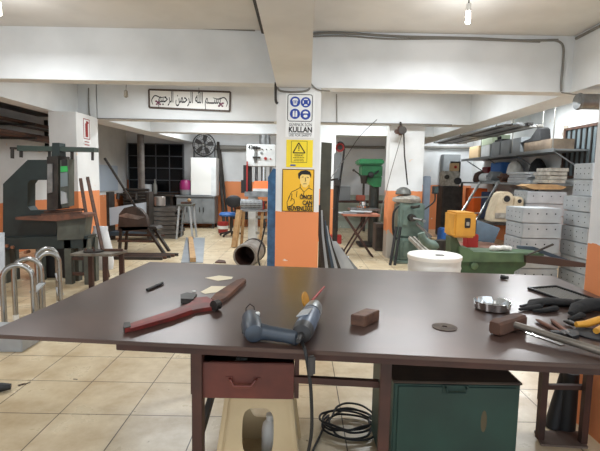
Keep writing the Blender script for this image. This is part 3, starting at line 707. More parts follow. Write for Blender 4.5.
ln((300.3, 184), (300.2, 187.5), (296, 190), (291.5, 192), (288.5, 198)); ln((309, 185), (309, 188), (312.5, 190)); ln((300.2, 187.5), (304, 192), (308.8, 188)); ln((304, 192), (303, 196), (304.5, 198))
ln((287.5, 208), (287, 202), (289, 198), (290.6, 193.5), (292, 193.8), (291.6, 198), (294, 199.5), (294.5, 203), (291, 205.5), (288, 209)); ln((291.6, 198.3), (290.6, 201)); ln((297, 191), (296.5, 197))
b.obj('figure_drawing', 'ink', s3)
for t_, py, w_ in (('ÖNCE', 197.4, 0.145), ('CAN', 203.0, 0.112), ('GÜVENLİĞİ', 208.8, 0.29)):
    c = cs(312.2, py); c.x -= w_; text(t_, 0.07, c+Vector((w_/2, -0.011, 0)), 'ink', s3, width=w_, bold=0.0022)
# calligraphy panel on the second beam
BY = 8.3
def bs(px, py): return at(px, py, BY)
P = [bs(149.3, 89.8), bs(230.5, 92.2), bs(229.8, 111.3), bs(149.8, 107.6)]
kal = thing('calligraphy_panel', 'long framed panel of black Arabic calligraphy hanging on the beam', 'picture', (P[0]+P[2])/2-Vector((0, 0, 0.18)))
Pm = [p.copy() for p in P]
for p in Pm: p.y = BY-0.02
M().prism(Pm, (0, 0.019, 0)).obj('panel', mat('panel_white', (226, 224, 218), 0.3), kal)
b = M()
for i in range(4):
    p, q = P[i].copy(), P[(i+1) % 4].copy(); p.y = q.y = BY-0.016; b.bar(p, q, 0.03, 0.03, up=(0, 1, 0))
b.obj('frame', mat('frame_brown', (72, 56, 46), 0.5), kal)
ctr = (P[0]+P[1]+P[2]+P[3])/4; ang = math.atan2((P[1]-P[0]).z, (P[1]-P[0]).x)
words = ['\uFE91\uFEB4\u0640\u0640\u0640\uFEE2', '\uFDF2', '\uFE8D\uFEDF\uFEAE\uFEA3\uFEE4\uFEE6', '\uFE8D\uFEDF\uFEAE\uFEA3\uFEF4\uFEE2']
RT_ = Matrix.Rotation(-ang, 3, 'Y') @ Matrix.Rotation(PI/2, 3, 'X')
text(' '.join(words)[::-1], 0.27, ctr+Vector((0, -0.024, 0.03)), 'ink', kal, name='calligraphy', width=1.12, R=RT_, bold=0.002)
e = (P[1]-P[0]).normalized(); u = Vector((-e.z, 0, e.x)); c0 = ctr.copy(); c0.y = BY-0.023
for s_ in (-1, 1):
    M().tube(smooth([c0+e*s_*0.66+u*(-0.1), c0+e*s_*0.68+u*(-0.02), c0+e*s_*0.62+u*0.06, c0+e*s_*0.52+u*0.03, c0+e*s_*0.42+u*0.05], 5), [0.004+0.006*math.sin(PI*i/20) for i in range(21)], 6).obj('flourish', 'ink', kal)
for s_ in (-1, 1):
    b = M()
    for (dx, dz_, r) in ((0.56, -0.06, 0.03), (0.60, -0.04, 0.022), (0.53, -0.09, 0.02), (0.59, -0.09, 0.02)): b.ball(c0+e*s_*dx+u*dz_, r, (1, 0.08, 0.8), 10)
    b.obj('rose_ornament', mat('rose', (116, 60, 84), 0.6), kal)
# fire notice on the left pillar's side
fx = -3.70
A = onx(82, 119, fx); B = onx(90.6, 144, fx)
fs = thing('fire_notice', 'white notice with red fire extinguisher on the left pillar', 'sign', (fx, (A.y+B.y)/2, min(A.z, B.z)))
M().span((fx, A.y, A.z), (fx+0.004, B.y, B.z)).obj('panel', 'sign_white', fs)
ym = (A.y+B.y)/2; zm = A.z-(A.z-B.z)*0.4; hy = abs(B.y-A.y)
M().span((fx+0.005, ym-hy*0.16, zm-0.13), (fx+0.007, ym+hy*0.16, zm+0.10)).span((fx+0.005, ym-hy*0.05, zm+0.1), (fx+0.007, ym+hy*0.26, zm+0.14)).obj('extinguisher_symbol', 'red', fs)
bz = M()
for z in (zm+0.17, zm-0.16): bz.span((fx+0.005, ym-hy*0.38, z-0.006), (fx+0.007, ym+hy*0.38, z+0.006))
for y in (ym-hy*0.38, ym+hy*0.38): bz.span((fx+0.005, y-0.008, zm-0.16), (fx+0.007, y+0.008, zm+0.17))
for k in range(2): bz.span((fx+0.005, ym-hy*0.3, zm-0.22-k*0.05), (fx+0.007, ym+hy*0.3, zm-0.205-k*0.05))
bz.obj('print_lines', 'red', fs)

# ------------------------------------------------------------------ cables, pipes and conduits
def cable(name, lab, P, r, mt='conduit', cat='cable'): return tag(M().tube(smooth(P, 4), r, 7).obj(name, mt), lab, cat)
y = 5.235
cable('cable', 'grey cable bundle along the top of the beam right of the column', [at(311, 34, y), at(330, 33, y), at(360, 34, y), at(400, 36.5, y), at(440, 37.5, y), at(480, 38.5, y), at(520, 40.5, y), at(558, 40, y)], 0.014)
cable('cable', 'thin cable sagging under the bundle on the right beam', [at(312, 36.5, y), at(345, 36, y), at(390, 39, y), at(450, 38.8, y), at(500, 40.5, y), at(540, 42, y)], 0.009)
cable('cable', 'cable dropping down the corner at the right end of the beam', [at(553, 40, y), at(560, 42, y), at(563.5, 48, y), at(563, 65, y), at(561.5, 80, y), at(561.3, 91.5, y)], 0.012)
cable('cable', 'cable running along the right hand ceiling beam towards the camera', [(3.035, 5.2, 3.08), (3.035, 4.4, 3.085), (3.035, 3.6, 3.08), (3.035, 2.6, 3.09)], 0.016)
cable('cable', 'thin cable along the top of the beam left of the column', [at(0, 21, y), at(80, 24, y), at(170, 27, y), at(255, 30.5, y)], 0.009)
cable('cable', 'dark cable hanging down the left edge of the centre column', [(-0.30, 5.22, 2.55), (-0.305, 5.235, 2.46), (-0.30, 5.24, 2.35), (-0.28, 5.235, 2.32)], 0.016, 'dark_steel')
cable('cable', 'grey cable around the top of the column under the beam', [at(277, 87, y), at(281, 91, y), at(295, 92, y), at(308, 90, y), at(310, 84, y), at(309.8, 78, y)], 0.012)
cable('cable', 'cable bending from the column top along the bottom of the right beam', [at(310, 60, y), at(310.2, 80, y), at(313, 86, y), at(319, 90, y), at(330, 91, y)], 0.008)
tag(M().span((-0.47, 0.5, CEIL-0.035), (-0.42, 5.249, CEIL)).obj('cable_trunking', 'dark_steel'), 'dark cable trunking on the ceiling beside the centre beam', 'trunking')
y = 8.285
cable('cable', 'grey cable hanging down at the left pillar and along the second beam', [at(88.5, 88, y), at(88.7, 105, y), at(90, 115.5, y), at(94, 118.2, y), at(130, 119, y), at(200, 120.5, y), at(274, 122.5, y)], 0.011)
cable('cable', 'thin conduit along the bottom of the second beam right of the column', [at(318, 122.5, y), at(360, 123.3, y), at(410, 124, y), at(452, 125, y)], 0.012)
cable('cable', 'short vertical cable on the second beam right of the column', [at(336.5, 94, y), at(336.8, 108, y), at(337, 122, y)], 0.008)
ps = thing('pull_switch', 'small pull switch hanging below the left beam', 'switch', at(126, 97.5, 5.5))
M().cyl(at(126.3, 84, 5.5), at(126, 90, 5.5), 0.004, n=6).obj('cord', 'conduit', ps); M().lathe([(0.008, 0.09), (0.022, 0.075), (0.024, 0.01), (0.012, 0)], at(126, 97.5, 5.5), 12).obj('body', mat('switch_brown', (120, 112, 96), 0.5), ps)
def wp(lab, x0, x1, z, r=0.045, yy=13.68): return tag(M().cyl((x0, yy, z), (x1, yy, z), r, n=14).obj('wall_pipe', 'conduit'), lab, 'pipe', 'pipes along the far wall')
wp('grey pipe along the far wall above the white cabinet', -2.6, 0.2, at(240, 148, 13.68).z, 0.075)
wp('grey pipe along the far wall behind the pillar drill', 0.85, 2.5, at(360, 147, 13.68).z, 0.04)
wp('grey pipe along the far wall in the right bay', 3.5, 5.18, at(445, 147.5, 13.68).z, 0.04)
dk = thing('exhaust_duct', 'round grey metal duct end under the right hand ceiling beam', 'duct', (3.5, 4.95, 2.28))
a = at(577, 101.5, 4.95); 
M().lathe([(0.07, 0.0), (0.082, 0.0), (0.082, 1.3), (0.07, 1.3)], a, 28, (1, 0, 0.0), cap=True).obj('pipe', 'steel', dk)
M().ring(a+Vector((0.02, 0, 0)), 0.083, 0.008, (1, 0, 0)).obj('collar', 'steel', dk)
M().bar(a+Vector((0.3, 0, 0.078)), (a.x+0.3, 4.95, BB), 0.02, 0.004).obj('hanger', 'steel', dk)
cable('cable', 'thin cable clipped along the bottom corner of the right beam to the duct', [at(561, 92.5, 5.235), at(568, 93.6, 5.2), at(577, 94.5, 5.1), at(590, 94.3, 5.0)], 0.007, 'conduit')
# ------------------------------------------------------------------ left side machines
# C-frame press
PY = 5.95
def pr(px, py, dy=0.0): v = at(px, py, PY); v.y += dy; return v
press = thing('throat_press', 'dark green C shaped throat press with rusty table at the left', 'machine', (-3.5, PY+0.3, 0))
def plan(pts, y, th): return ([Vector((at(px, py, PY).x, PY+y, at(px, py, PY).z)) for px, py in pts], (0, th, 0))
M().prism(*plan([(-2, 184), (23, 159.5), (52, 159.5), (52, 180), (26, 180), (23, 184), (23, 207), (26, 211), (52, 211), (52, 240), (-2, 240)], 0.10, 0.18)).obj('c_frame', 'teal_press', press)
M().prism(*plan([(-1, 238), (88, 236), (86, 248), (-1, 250)], 0.0, 0.26)).obj('bed_beam', 'teal_press', press)
M().prism(*plan([(58, 219), (87, 216), (84, 239), (58, 240)], -0.02, 0.2)).obj('bed_block', 'grey_green', press)
b = M()
M().prism(*plan([(59.5, 224), (80, 222), (80, 235), (59.5, 236)], -0.026, 0.006)).obj('cover_plate', 'grey_green', press)
M().prism(*plan([(20, 216.5), (84, 213), (89, 214), (89, 217), (60, 220.5), (20, 219)], -0.1, 0.3)).obj('work_surface', 'rust_bar', press)
for k, (x0, x1, yy) in enumerate(((45, 84, 213.5), (44, 80, 210.8), (47, 82, 211.5))):
    M().bar(pr(x0, yy+1, -0.07+k*0.09), pr(x1, yy-1.5, -0.07+k*0.09), 0.05, 0.03).obj('clamp_bar', 'rust', press)
M().prism(*plan([(49, 157), (60, 156), (60, 209), (49, 210)], -0.05, 0.3)).obj('slide', 'dark_steel', press)
M().prism(*plan([(50.5, 164), (55.5, 164), (55.5, 192), (50.5, 193)], -0.075, 0.02)).obj('gib_strip', 'steel', press)
M().prism(*plan([(60, 160), (69, 159), (69, 206), (62, 208), (60, 200)], 0.0, 0.14)).obj('gear_case', 'grey_green', press)
M().prism(*plan([(61, 166.5), (67.5, 166), (68, 171.5), (61, 172)], -0.012, 0.01)).obj('label_plate', mat('label_green', (52, 168, 84), 0.5), press)
M().prism(*plan([(62, 160), (67, 159), (67, 166), (62, 166)], -0.012, 0.01)).obj('switch_plate', 'black', press)
M().prism(*plan([(61, 173), (68, 172), (68, 186), (61, 187)], -0.014, 0.012)).obj('data_plate', mat('plate_bluegrey', (120, 132, 136), 0.4, 0.3), press)
M().prism(*plan([(62, 191), (67, 193), (68, 203), (62, 204)], -0.03, 0.12)).obj('punch_head', 'galv', press)
M().prism(*plan([(14, 145), (92, 147.2), (92, 151.5), (14, 150.5)], 0.06, 0.14)).obj('cross_arm', mat('arm_green', (58, 72, 66), 0.5, 0.1), press)
M().prism(*plan([(50, 142.5), (57, 142.5), (58, 160), (49, 160)], 0.05, 0.16)).obj('arm_bracket', 'teal_press', press)
for (px, y0, y1, r) in ((6, 147, 158, 0.022), (15, 146, 157, 0.022), (44, 150, 160, 0.02), (67, 150, 166, 0.022), (88, 151, 160, 0.018)):
    M().cyl(pr(px, y0, 0.13), pr(px, y1, 0.13), r, n=10).obj('hanging_rod', 'dark_steel', press)
M().bar(pr(4, 147.5, 0.13), pr(16, 148, 0.13), 0.03, 0.03).obj('arm_extension', 'dark_steel', press)
def foot(px, dy, w=0.09, py=300):
    x = pr(px, 250).x; M().span((x-w/2, PY+dy, 0), (x+w/2, PY+dy+0.09, 0.62)).obj('leg', 'grey_green', press)
foot(67.5, 0.0); foot(86, 0.0, 0.07); foot(67.5, 0.2); foot(86, 0.2, 0.07); foot(2, 0.0); foot(2, 0.2); foot(30, 0.2)
x0, x1 = pr(67, 260).x, pr(87, 260).x
M().span((x0, PY+0.02, 0.33), (x1, PY+0.06, 0.37)).obj('leg_brace', 'rust', press); M().span((x0, PY+0.02, 0.12), (x1, PY+0.06, 0.16)).obj('leg_brace', 'rust', press)
# ends of rods and tools stored below the press
for k, (px, py) in enumerate(((10.5, 243.5), (16, 245), (29, 250), (27, 259))):
    p = at(px, py, PY+0.06); 
    M().cyl((p.x, PY-0.03, p.z-0.02), (p.x, PY+0.06, p.z-0.02), 0.022, n=12).obj('bolt', mat('copper_bolt', (150, 108, 84), 0.5, 0.4), press)
lo = M()
tag(M().span((-3.72, 6.3, 0.0), (-3.2, 6.7, 0.5), bev=0.02).obj('tool_chest', 'black'), 'dark chest standing on the floor below the green press', 'chest')
# chrome handrail tubes
def hand(name, lab, P0, w, h, ang, foot_mt, plates):
    """bent tube arch standing on the floor"""
    c = Vector(P0); e = Vector((math.cos(ang), math.sin(ang), 0)); t = thing(name, lab, 'handrail', c, 'bent chrome tube frames')
    nrm = Vector((-e.y, e.x, 0))
    for k, off in enumerate((0.0, 0.34)):
        pts = [c+nrm*off-e*w/2+Vector((0, 0, 0.0)), c+nrm*off-e*w/2+Vector((0, 0, h-w/2))]
        pts += [c+nrm*off+Vector((0, 0, h-w/2))+e*(-math.cos(PI*j/12)*w/2)+Vector((0, 0, math.sin(PI*j/12)*w/2)) for j in range(1, 12)]
        pts += [c+nrm*off+e*w/2+Vector((0, 0, h-w/2)), c+nrm*off+e*w/2]
        M().tube(pts, 0.025, 12).obj('arch_tube', mat('tube_steel', (158, 158, 156), 0.24, 1.0), t)
    for z in plates: M().box(c+nrm*0.17+e*w/2+Vector((0, 0, z)), (0.06, 0.36, 0.02), rz=ang, bev=0.004).obj('step', 'galv', t)
    for off in (0, 0.34):
        for s_ in (-1, 1): M().cyl(c+nrm*off+e*s_*w/2, c+nrm*off+e*s_*w/2+Vector((0, 0, 0.05)), 0.028, n=12).obj('foot_cap', foot_mt, t)
    return t
q = at(17, 265, 4.15); q2 = at(48, 253, 4.64)
hand('chrome_handrail', 'bent chrome tube frame at the left edge of the photo, nearest the camera', (q.x, 4.15, 0), 0.25, q.z, 0.30, 'white_plastic', (0.36,))
hand('chrome_handrail', 'bent chrome tube frame standing right beside the table corner', (q2.x, 4.64, 0), 0.2, q2.z, 0.55, 'white_plastic', (0.36, 0.2))
q = at(10, 290, 4.9)
tag(M().bar((q.x-0.12, 4.9, 0), (q.x-0.22, 5.1, 0.8), 0.10, 0.02, bev=0.003).obj('metal_panel', 'galv'), 'upright galvanised strip leaning behind the nearest chrome frame', 'panel')
p = onz(3, 352)
tag(M().span((p.x-0.25, p.y, 0), (p.x+0.16, p.y+0.35, 0.14), bev=0.006).obj('steel_box', 'galv'), 'grey steel box on the floor under the table left corner', 'box')
p = onz(2, 392)
tag(M().tube([(p.x-0.1, p.y-0.02, 0.03), (p.x, p.y, 0.035), (p.x+0.05, p.y+0.02, 0.03)], [0.03, 0.03, 0.02], 10).obj('caster_foot', 'black'), 'dark round foot on the tiles at the left edge of the photo', 'foot')
# little side table with tools
sp = onz(100, 287); SY = 5.5
st_ = thing('side_table', 'small rusty steel table standing right of the green press', 'table', (at(94, 255, SY).x, SY+0.2, 0))
zt = at(94, 254, SY).z; xa, xb = at(70, 255, SY).x, at(117, 255, SY).x
M().prism([Vector((xa, SY, zt-0.03)), Vector((xb-0.07, SY, zt-0.03)), Vector((xb, SY+0.34, zt-0.03)), Vector((xa+0.05, SY+0.34, zt-0.03))], (0, 0, 0.03)).obj('top', mat('old_plate', (122, 116, 106), 0.6, 0.3, (92, 84, 76), 9), st_)
for x, y in ((xb-0.16, SY+0.03), (xb-0.06, SY+0.29), (xa+0.12, SY+0.29)): M().box((x, y, zt/2-0.015), (0.055, 0.05, zt-0.03)).obj('leg', 'table_frame', st_)
ti = thing('flange_plate', 'rusty round plate with bolts lying on the small side table', 'plate', (at(88, 251, SY).x, SY+0.15, zt))
M().lathe([(0, 0), (0.12, 0), (0.12, 0.02), (0.05, 0.03), (0, 0.03)], wloc(ti), 24).obj('disc', 'dark_steel', ti)
for k in range(4): M().cyl(wloc(ti)+Vector((0.09*math.cos(k*1.57+.5), 0.09*math.sin(k*1.57+.5), 0.018)), wloc(ti)+Vector((0.09*math.cos(k*1.57+.5), 0.09*math.sin(k*1.57+.5), 0.05)), 0.014, n=8).obj('bolt', 'rust', ti)
tag(M().bar((xa+0.3, SY+0.22, zt+0.016), (xb-0.02, SY+0.24, zt+0.016), 0.03, 0.03).obj('flat_bar', 'rust'), 'rusty flat bar lying along the back of the small side table', 'bar')
# bars leaning on the pillar
def lean(lab, a, b_, r=0.018, mt='rust', name='steel_bar', cat='bar', group=None): return tag(M().bar(a, b_, r*2, r*2).obj(name, mt), lab, cat, group)
lean('rusty bar leaning on the left pillar, left of the pair', (at(96, 262, 6.3).x, 6.3, 0.0), at(80.5, 179, 7.3), 0.022, group='bars leaning on the left pillar')
lean('rusty bar leaning on the left pillar, right of the pair', (at(108, 266, 6.4).x, 6.4, 0.0), at(87.5, 177.5, 7.35), 0.022, group='bars leaning on the left pillar')
p = onz(100, 275)
sk = M(); random.seed(5)
cx0 = at(101, 250, 7.0)
rg = []
for k, (z, w, d) in enumerate(((0, .17, .10), (0.1, .19, .12), (0.3, .18, .11), (0.5, .15, .08), (0.62, .11, .05), (0.68, .12, .02))):
    rg.append([Vector((cx0.x+w*math.cos(2*PI*j/18)*(1+random.uniform(-.08, .08)), 7.0+d*math.sin(2*PI*j/18)*(1+random.uniform(-.1, .1)), z)) for j in range(18)])
tag(sk.rings(rg).obj('white_sack', mat('sack', (222, 224, 226), 0.9, 0, (204, 206, 210), 8, bump=0.5)), 'white sack standing at the foot of the left pillar', 'sack')
# shelf bay of bar stock high on the left wall
rk = thing('bar_rack', 'dark rack of long bar stock high on the left wall', 'rack', (-5.0, 8.0, 2.1))
for y in (6.2, 7.8, 9.4):
    M().span((-5.298, y, 2.0), (-5.24, y+0.05, 2.58)).span((-5.298, y, 2.06), (-4.55, y+0.05, 2.1)).span((-5.298, y, 2.3), (-4.55, y+0.05, 2.33)).obj('bracket', 'dark_steel', rk)
random.seed(21); n_ = 0
for zl, cnt in ((2.1, 9), (2.33, 7)):
    for k in range(cnt):
        x = -5.2+k*0.075+random.uniform(-.01, .01); r = random.choice((0.022, 0.028, 0.018)); mt = random.choice(('rust_bar', 'rust', 'dark_steel', 'steel', 'rust_bar'))
        nm = {'rust_bar': 'reddish', 'rust': 'brown', 'dark_steel': 'dark', 'steel': 'grey'}[mt]
        tag(M().cyl((x, 5.75+random.uniform(0, .3), zl+r+0.001), (x, 9.9+random.uniform(0, .8), zl+r+0.001), r, n=8).obj('stock_bar', mt), f'long {nm} bar lying on the {"upper" if zl > 2.2 else "lower"} arm of the left wall rack', 'bar', 'bar stock on the left wall rack, '+nm+(' upper' if zl > 2.2 else ' lower'))
ap = at(22, 137, 8.6)
# shearing machine with long lever, and the bench it stands on
HY = 8.6
def sh(px, py, dy=0.0): v = at(px, py, HY); v.y += dy; return v
shear = thing('lever_shear', 'dark hand lever shear with a long lever on an A legged stand', 'machine', (sh(150, 240).x, HY, 0))
M().prism([sh(*q) for q in ((118, 226), (119, 214), (124, 208), (132, 206), (140, 209), (146, 216), (148, 226), (146, 232), (120, 231))], (0, 0.12, 0)).obj('shear_body', mat('shear_brown', (70, 58, 52), 0.55, 0.2, (52, 44, 40), 8), shear)
M().prism([sh(118, 216, -0.01), sh(126, 213, -0.01), sh(145, 217, -0.01), sh(138, 219.5, -0.01), sh(127, 218, -0.01)], (0, 0.02, 0)).obj('blade', 'steel', shear)
M().bar(sh(139, 214, 0.05), sh(103.5, 158, 0.05), 0.04, 0.035).obj('lever', 'dark_steel', shear)
M().cyl(sh(139, 212, -0.03), sh(139, 212, 0.15), 0.05, n=16).obj('pivot', 'dark_steel', shear)
M().prism([sh(118, 227), sh(155, 226.5), sh(158, 229), sh(118, 231)], (0, 0.35, 0)).obj('table_plate', 'dark_steel', shear)
for dy, o_ in ((0.0, 0), (0.32, 8)):
    zf = sh(150, 229).z
    M().bar((sh(148, 229).x, HY+dy, zf), (sh(166, 229).x, HY+dy-0.12, 0.0), 0.05, 0.05).obj('leg', 'dark_steel', shear)
    M().bar((sh(121, 229).x, HY+dy, zf), (sh(119, 229).x, HY+dy, 0.0), 0.05, 0.05).obj('leg', 'dark_steel', shear)
M().bar((sh(118, 250).x, HY, 0.22), (sh(156, 250).x, HY, 0.22), 0.04, 0.04).obj('rail', 'rust', shear)
M().bar((sh(118, 250).x, HY+0.32, 0.3), (sh(160, 250).x, HY+0.32, 0.3), 0.04, 0.04).obj('rail', 'rust', shear)
# guillotine with a white front
GY2 = 10.2
def gq(px, py): return at(px, py, GY2)
gui = thing('sheet_guillotine', 'old sheet shear with white front and black rollers behind the lever shear', 'machine', (gq(122, 220).x, GY2+0.2, 0))
a, b_ = gq(106, 208), gq(150, 226)
M().prism([gq(108, 208), gq(147, 202), gq(147, 218), gq(108, 226)], (0, 0.1, 0)).obj('front_panel', 'bluish_panel', gui)
for px in (108, 148):
    p = gq(px, 205); M().span((p.x-0.03, GY2-0.02, 0), (p.x+0.03, GY2+0.3, gq(px, 192).z)).obj('side_frame', 'dark_steel', gui)
for k in range(5):
    z = gq(130, 190+k*3.4).z; M().cyl((gq(121, 200).x, GY2+0.15, z), (gq(147, 200).x, GY2+0.15, z), 0.035, n=12).obj('roller', 'dark_steel', gui)
M().span((gq(106, 230).x, GY2, gq(120, 236).z), (gq(148, 230).x, GY2+0.4, gq(120, 232).z)).obj('lower_shelf', 'blue_grey', gui)
for k in range(3):
    p = gq(118+9*k, 199); M().cyl(p, p+Vector((0, 0, 0.14)), 0.04, 0.03, 10).obj('set_screw', 'dark_steel', gui)
# profiles lying on the floor in front of the guillotine
for k in range(5):
    z = 0.03+0.0*k; x0 = sh(118, 250).x
    tag(M().bar((x0+0.05*k, 7.82+k*0.11, 0.025), (sh(174, 250).x+0.04*k, 7.87+k*0.11, 0.025), 0.05, 0.05).obj('steel_profile', 'rust' if k % 2 else 'dark_steel'), ['dark', 'rusty'][k % 2]+' profile on the floor under the lever shear, '+['nearest', 'second', 'middle', 'fourth', 'furthest'][k]+' of five', 'bar')
# rack of dark channels
KY = 10.6
def kq(px, py): return at(px, py, KY)
kx0, kx1 = kq(152, 220).x, kq(176, 220).x
ztop = kq(160, 207).z
for k in range(7):
    z0 = ztop*k/7
    t = M()
    h = ztop/7-0.012
    off = 0.03*math.sin(k*2.1)
    t.span((kx0+off, KY, z0+0.004), (kx1+off, KY+0.7, z0+0.03)).span((kx0+off, KY, z0+0.03), (kx1+off, KY+0.04, z0+h)).span((kx0+off, KY+0.66, z0+0.03), (kx1+off, KY+0.7, z0+h))
    tag(t.obj('steel_channel', mat('channel', (104, 100, 96), 0.5, 0.3, (78, 74, 70), 7)), 'dark steel channel in the stack left of the grey cupboard, '+['lowest', 'second lowest', 'third from below', 'middle', 'third from top', 'second from top', 'topmost'][k], 'channel')
p = kq(156, 201)
can = thing('steel_pot', 'round steel pot standing on top of the dark channel stack', 'pot', (p.x, KY+0.3, ztop))
M().lathe([(0.10, 0), (0.13, 0.02), (0.13, 0.22), (0.12, 0.23)], (p.x, KY+0.3, ztop), 20).obj('body', mat('pot_steel', (160, 152, 146), 0.35, 0.5), can)
p = kq(168, 200)
rt = thing('trestle', 'narrow steel trestle standing right of the dark channel stack', 'trestle', (kq(180, 220).x, KY, 0))
xt = kq(184.5, 220).x; zt2 = kq(180, 206).z
for dx in (-0.12, 0.12):
    for dy in (0.0, 0.4): M().bar((xt+dx*1.6, KY+dy, 0), (xt+dx, KY+dy, zt2), 0.04, 0.04).obj('leg', 'galv', rt)
M().span((xt-0.16, KY-0.03, zt2), (xt+0.16, KY+0.45, zt2+0.04)).obj('top_rail', 'grey_green', rt)
hp = thing('hand_plane', 'brown hand tool resting on the steel trestle', 'tool', (xt-0.02, KY+0.2, zt2+0.04))
M().span((xt-0.13, KY+0.15, zt2+0.041), (xt+0.12, KY+0.27, zt2+0.09), bev=0.01).obj('sole', 'rust', hp); M().ball((xt+0.06, KY+0.21, zt2+0.13), 0.045, (1, .7, 1), 10).obj('knob', 'wood', hp)
# back left: pipe post, blue sheet packs
tag(M().cyl((at(141, 160, 11.6).x, 11.6, 0), (at(141, 160, 11.6).x, 11.6, BB+0.02), 0.085, n=16).obj('pipe_post', mat('post_grey', (112, 106, 100), 0.5, 0.3, (90, 84, 80), 8)), 'round steel post in front of the dark far window', 'post')
tag(M().span((-5.3, 10.6, 1.05), (-5.26, 13.0, 1.75)).obj('wall_panel', 'bluish_panel'), 'pale blue panel on the left wall behind the shear', 'panel')
gb = thing('workbench', 'dark bench along the far wall below the black window', 'bench', (-4.4, 13.2, 0))
M().span((-5.2, 12.9, 0.9), (-3.62, 13.6, 0.97)).obj('bench_top', 'dark_steel', gb)
for x in (-5.1, -4.4, -3.75): M().span((x, 12.95, 0), (x+0.08, 13.5, 0.9)).obj('leg', 'dark_steel', gb)
M().span((-5.1, 13.45, 0.1), (-3.7, 13.5, 0.88)).obj('back_panel', 'blue_grey', gb)
def bottle(x, y, z, r, h, lab, mt, name='bottle', cat='bottle', group=None):
    return tag(M().lathe([(r*0.9, 0), (r, 0.01), (r, h*0.6), (r*0.4, h*0.75), (r*0.35, h), (0, h)], (x, y, z), 14).obj(name, mt), lab, cat, group)
q = at(155, 188, 13.1); bottle(q.x, 13.1, 0.97, 0.06, 0.42, 'slim dark bottle on the far bench below the black window', 'conduit')
q = at(146, 188, 13.0); tag(M().lathe([(0.14, 0), (0.16, 0.02), (0.16, 0.26), (0.15, 0.27)], (q.x, 13.0, 0.97), 20).obj('steel_pot', 'galv'), 'grey pot on the far bench beside the slim bottle', 'pot')
# ------------------------------------------------------------------ back centre, left of the column
CYY = 12.9
def cq(px, py): return at(px, py, CYY)
x0, x1 = cq(176.5, 210).x, cq(214.5, 210).x; zt = cq(195, 195.5).z
cb = thing('grey_cupboard', 'long grey steel cupboard against the far wall under the white cabinet', 'cupboard', ((x0+x1)/2, CYY+0.25, 0))
M().span((x0, CYY, 0.14), (x1, CYY+0.55, zt-0.04)).obj('body', 'cabinet_grey', cb)
M().span((x0-0.03, CYY-0.05, zt-0.04), (x1+0.03, CYY+0.58, zt), bev=0.005).obj('worktop', 'cabinet_grey', cb)
for k in range(3):
    a, b_ = x0+(x1-x0)*(k/3)+0.015, x0+(x1-x0)*((k+1)/3)-0.015
    d = M().span((a, CYY-0.02, 0.17), (b_, CYY-0.001, zt-0.07), bev=0.004).obj('door', 'cabinet_grey', cb)
    M().span((b_-0.05 if k < 2 else a+0.03, CYY-0.045, zt*0.5), ((b_-0.03) if k < 2 else a+0.05, CYY-0.02, zt*0.5+0.14)).obj('handle', 'dark_steel', d)
for x in (x0+0.02, x1-0.08): 
    for y in (CYY+0.02, CYY+0.45): M().span((x, y, 0), (x+0.06, y+0.06, 0.14)).obj('foot', 'dark_steel', cb)
x0, x1 = cq(190.5, 180).x, cq(211, 180).x; zf = cq(200, 157.5).z; xs = cq(216, 180).x
fr_ = thing('white_cabinet', 'tall plain white cabinet standing on the grey cupboard', 'cabinet', ((x0+x1)/2, CYY+0.2, zt))
M().span((x0, CYY+0.02, zt+0.001), (xs, CYY+0.5, zf), bev=0.008).obj('body', 'white_paint', fr_)
M().span((x0+0.01, CYY, zt+0.02), (x1, CYY+0.02, zf-0.01), bev=0.004).obj('door', 'white_plastic', fr_)
fc = cq(202.5, 146.5); fan = thing('floor_fan', 'round black fan standing on top of the white cabinet', 'fan', (fc.x, CYY+0.2, zf))
R_ = 0.32; fc = Vector((fc.x, CYY+0.2, zf+0.37))
b = M().ring(fc, R_, 0.018, (0, 1, 0)).ring(fc+Vector((0, -0.08, 0)), R_*0.8, 0.008, (0, 1, 0)).ring(fc+Vector((0, -0.1, 0)), R_*0.45, 0.006, (0, 1, 0))
for j in range(28):
    t = 2*PI*j/28; e = Vector((math.cos(t), 0, math.sin(t))); b.tube([fc+e*R_, fc+e*R_*0.8+Vector((0, -0.08, 0)), fc+e*R_*0.1+Vector((0, -0.11, 0))], 0.004, 4)
b.obj('guard', 'black', fan)
for j in range(5):
    t = 2*PI*j/5; e = Vector((math.cos(t), 0, math.sin(t))); f = Vector((-math.sin(t), 0, math.cos(t)))
    M().prism([fc+e*0.05, fc+e*0.14+f*0.09, fc+e*0.27+f*0.10, fc+e*0.28-f*0.02, fc+e*0.12-f*0.03], (0, 0.012, 0)).obj('blade', 'dark_steel', fan)
M().cyl(fc+Vector((0, -0.09, 0)), fc+Vector((0, 0.12, 0)), 0.05, n=18).obj('motor', 'conduit', fan)
M().bar(fc+Vector((-0.3, 0.06, -0.05)), fc+Vector((-0.3, 0.06, -0.36)), 0.03, 0.03).bar(fc+Vector((0.3, 0.06, -0.05)), fc+Vector((0.3, 0.06, -0.36)), 0.03, 0.03).bar(fc+Vector((-0.32, 0.06, -0.355)), fc+Vector((0.32, 0.06, -0.355)), 0.1, 0.03).obj('stand', 'black', fan)
pp_ = cq(184.5, 190); pot = thing('magenta_pot', 'magenta pot with lid standing left of the white cabinet', 'pot', (pp_.x, CYY+0.12, zt))
M().lathe([(0.13, 0.001), (0.15, 0.02), (0.16, 0.16)], (pp_.x, CYY+0.12, zt), 20).obj('grey_base', 'cabinet_grey', pot)
M().lathe([(0.165, 0.16), (0.17, 0.34), (0.12, 0.43), (0.02, 0.45), (0.0, 0.45)], (pp_.x, CYY+0.12, zt), 20).obj('body', 'magenta', pot)
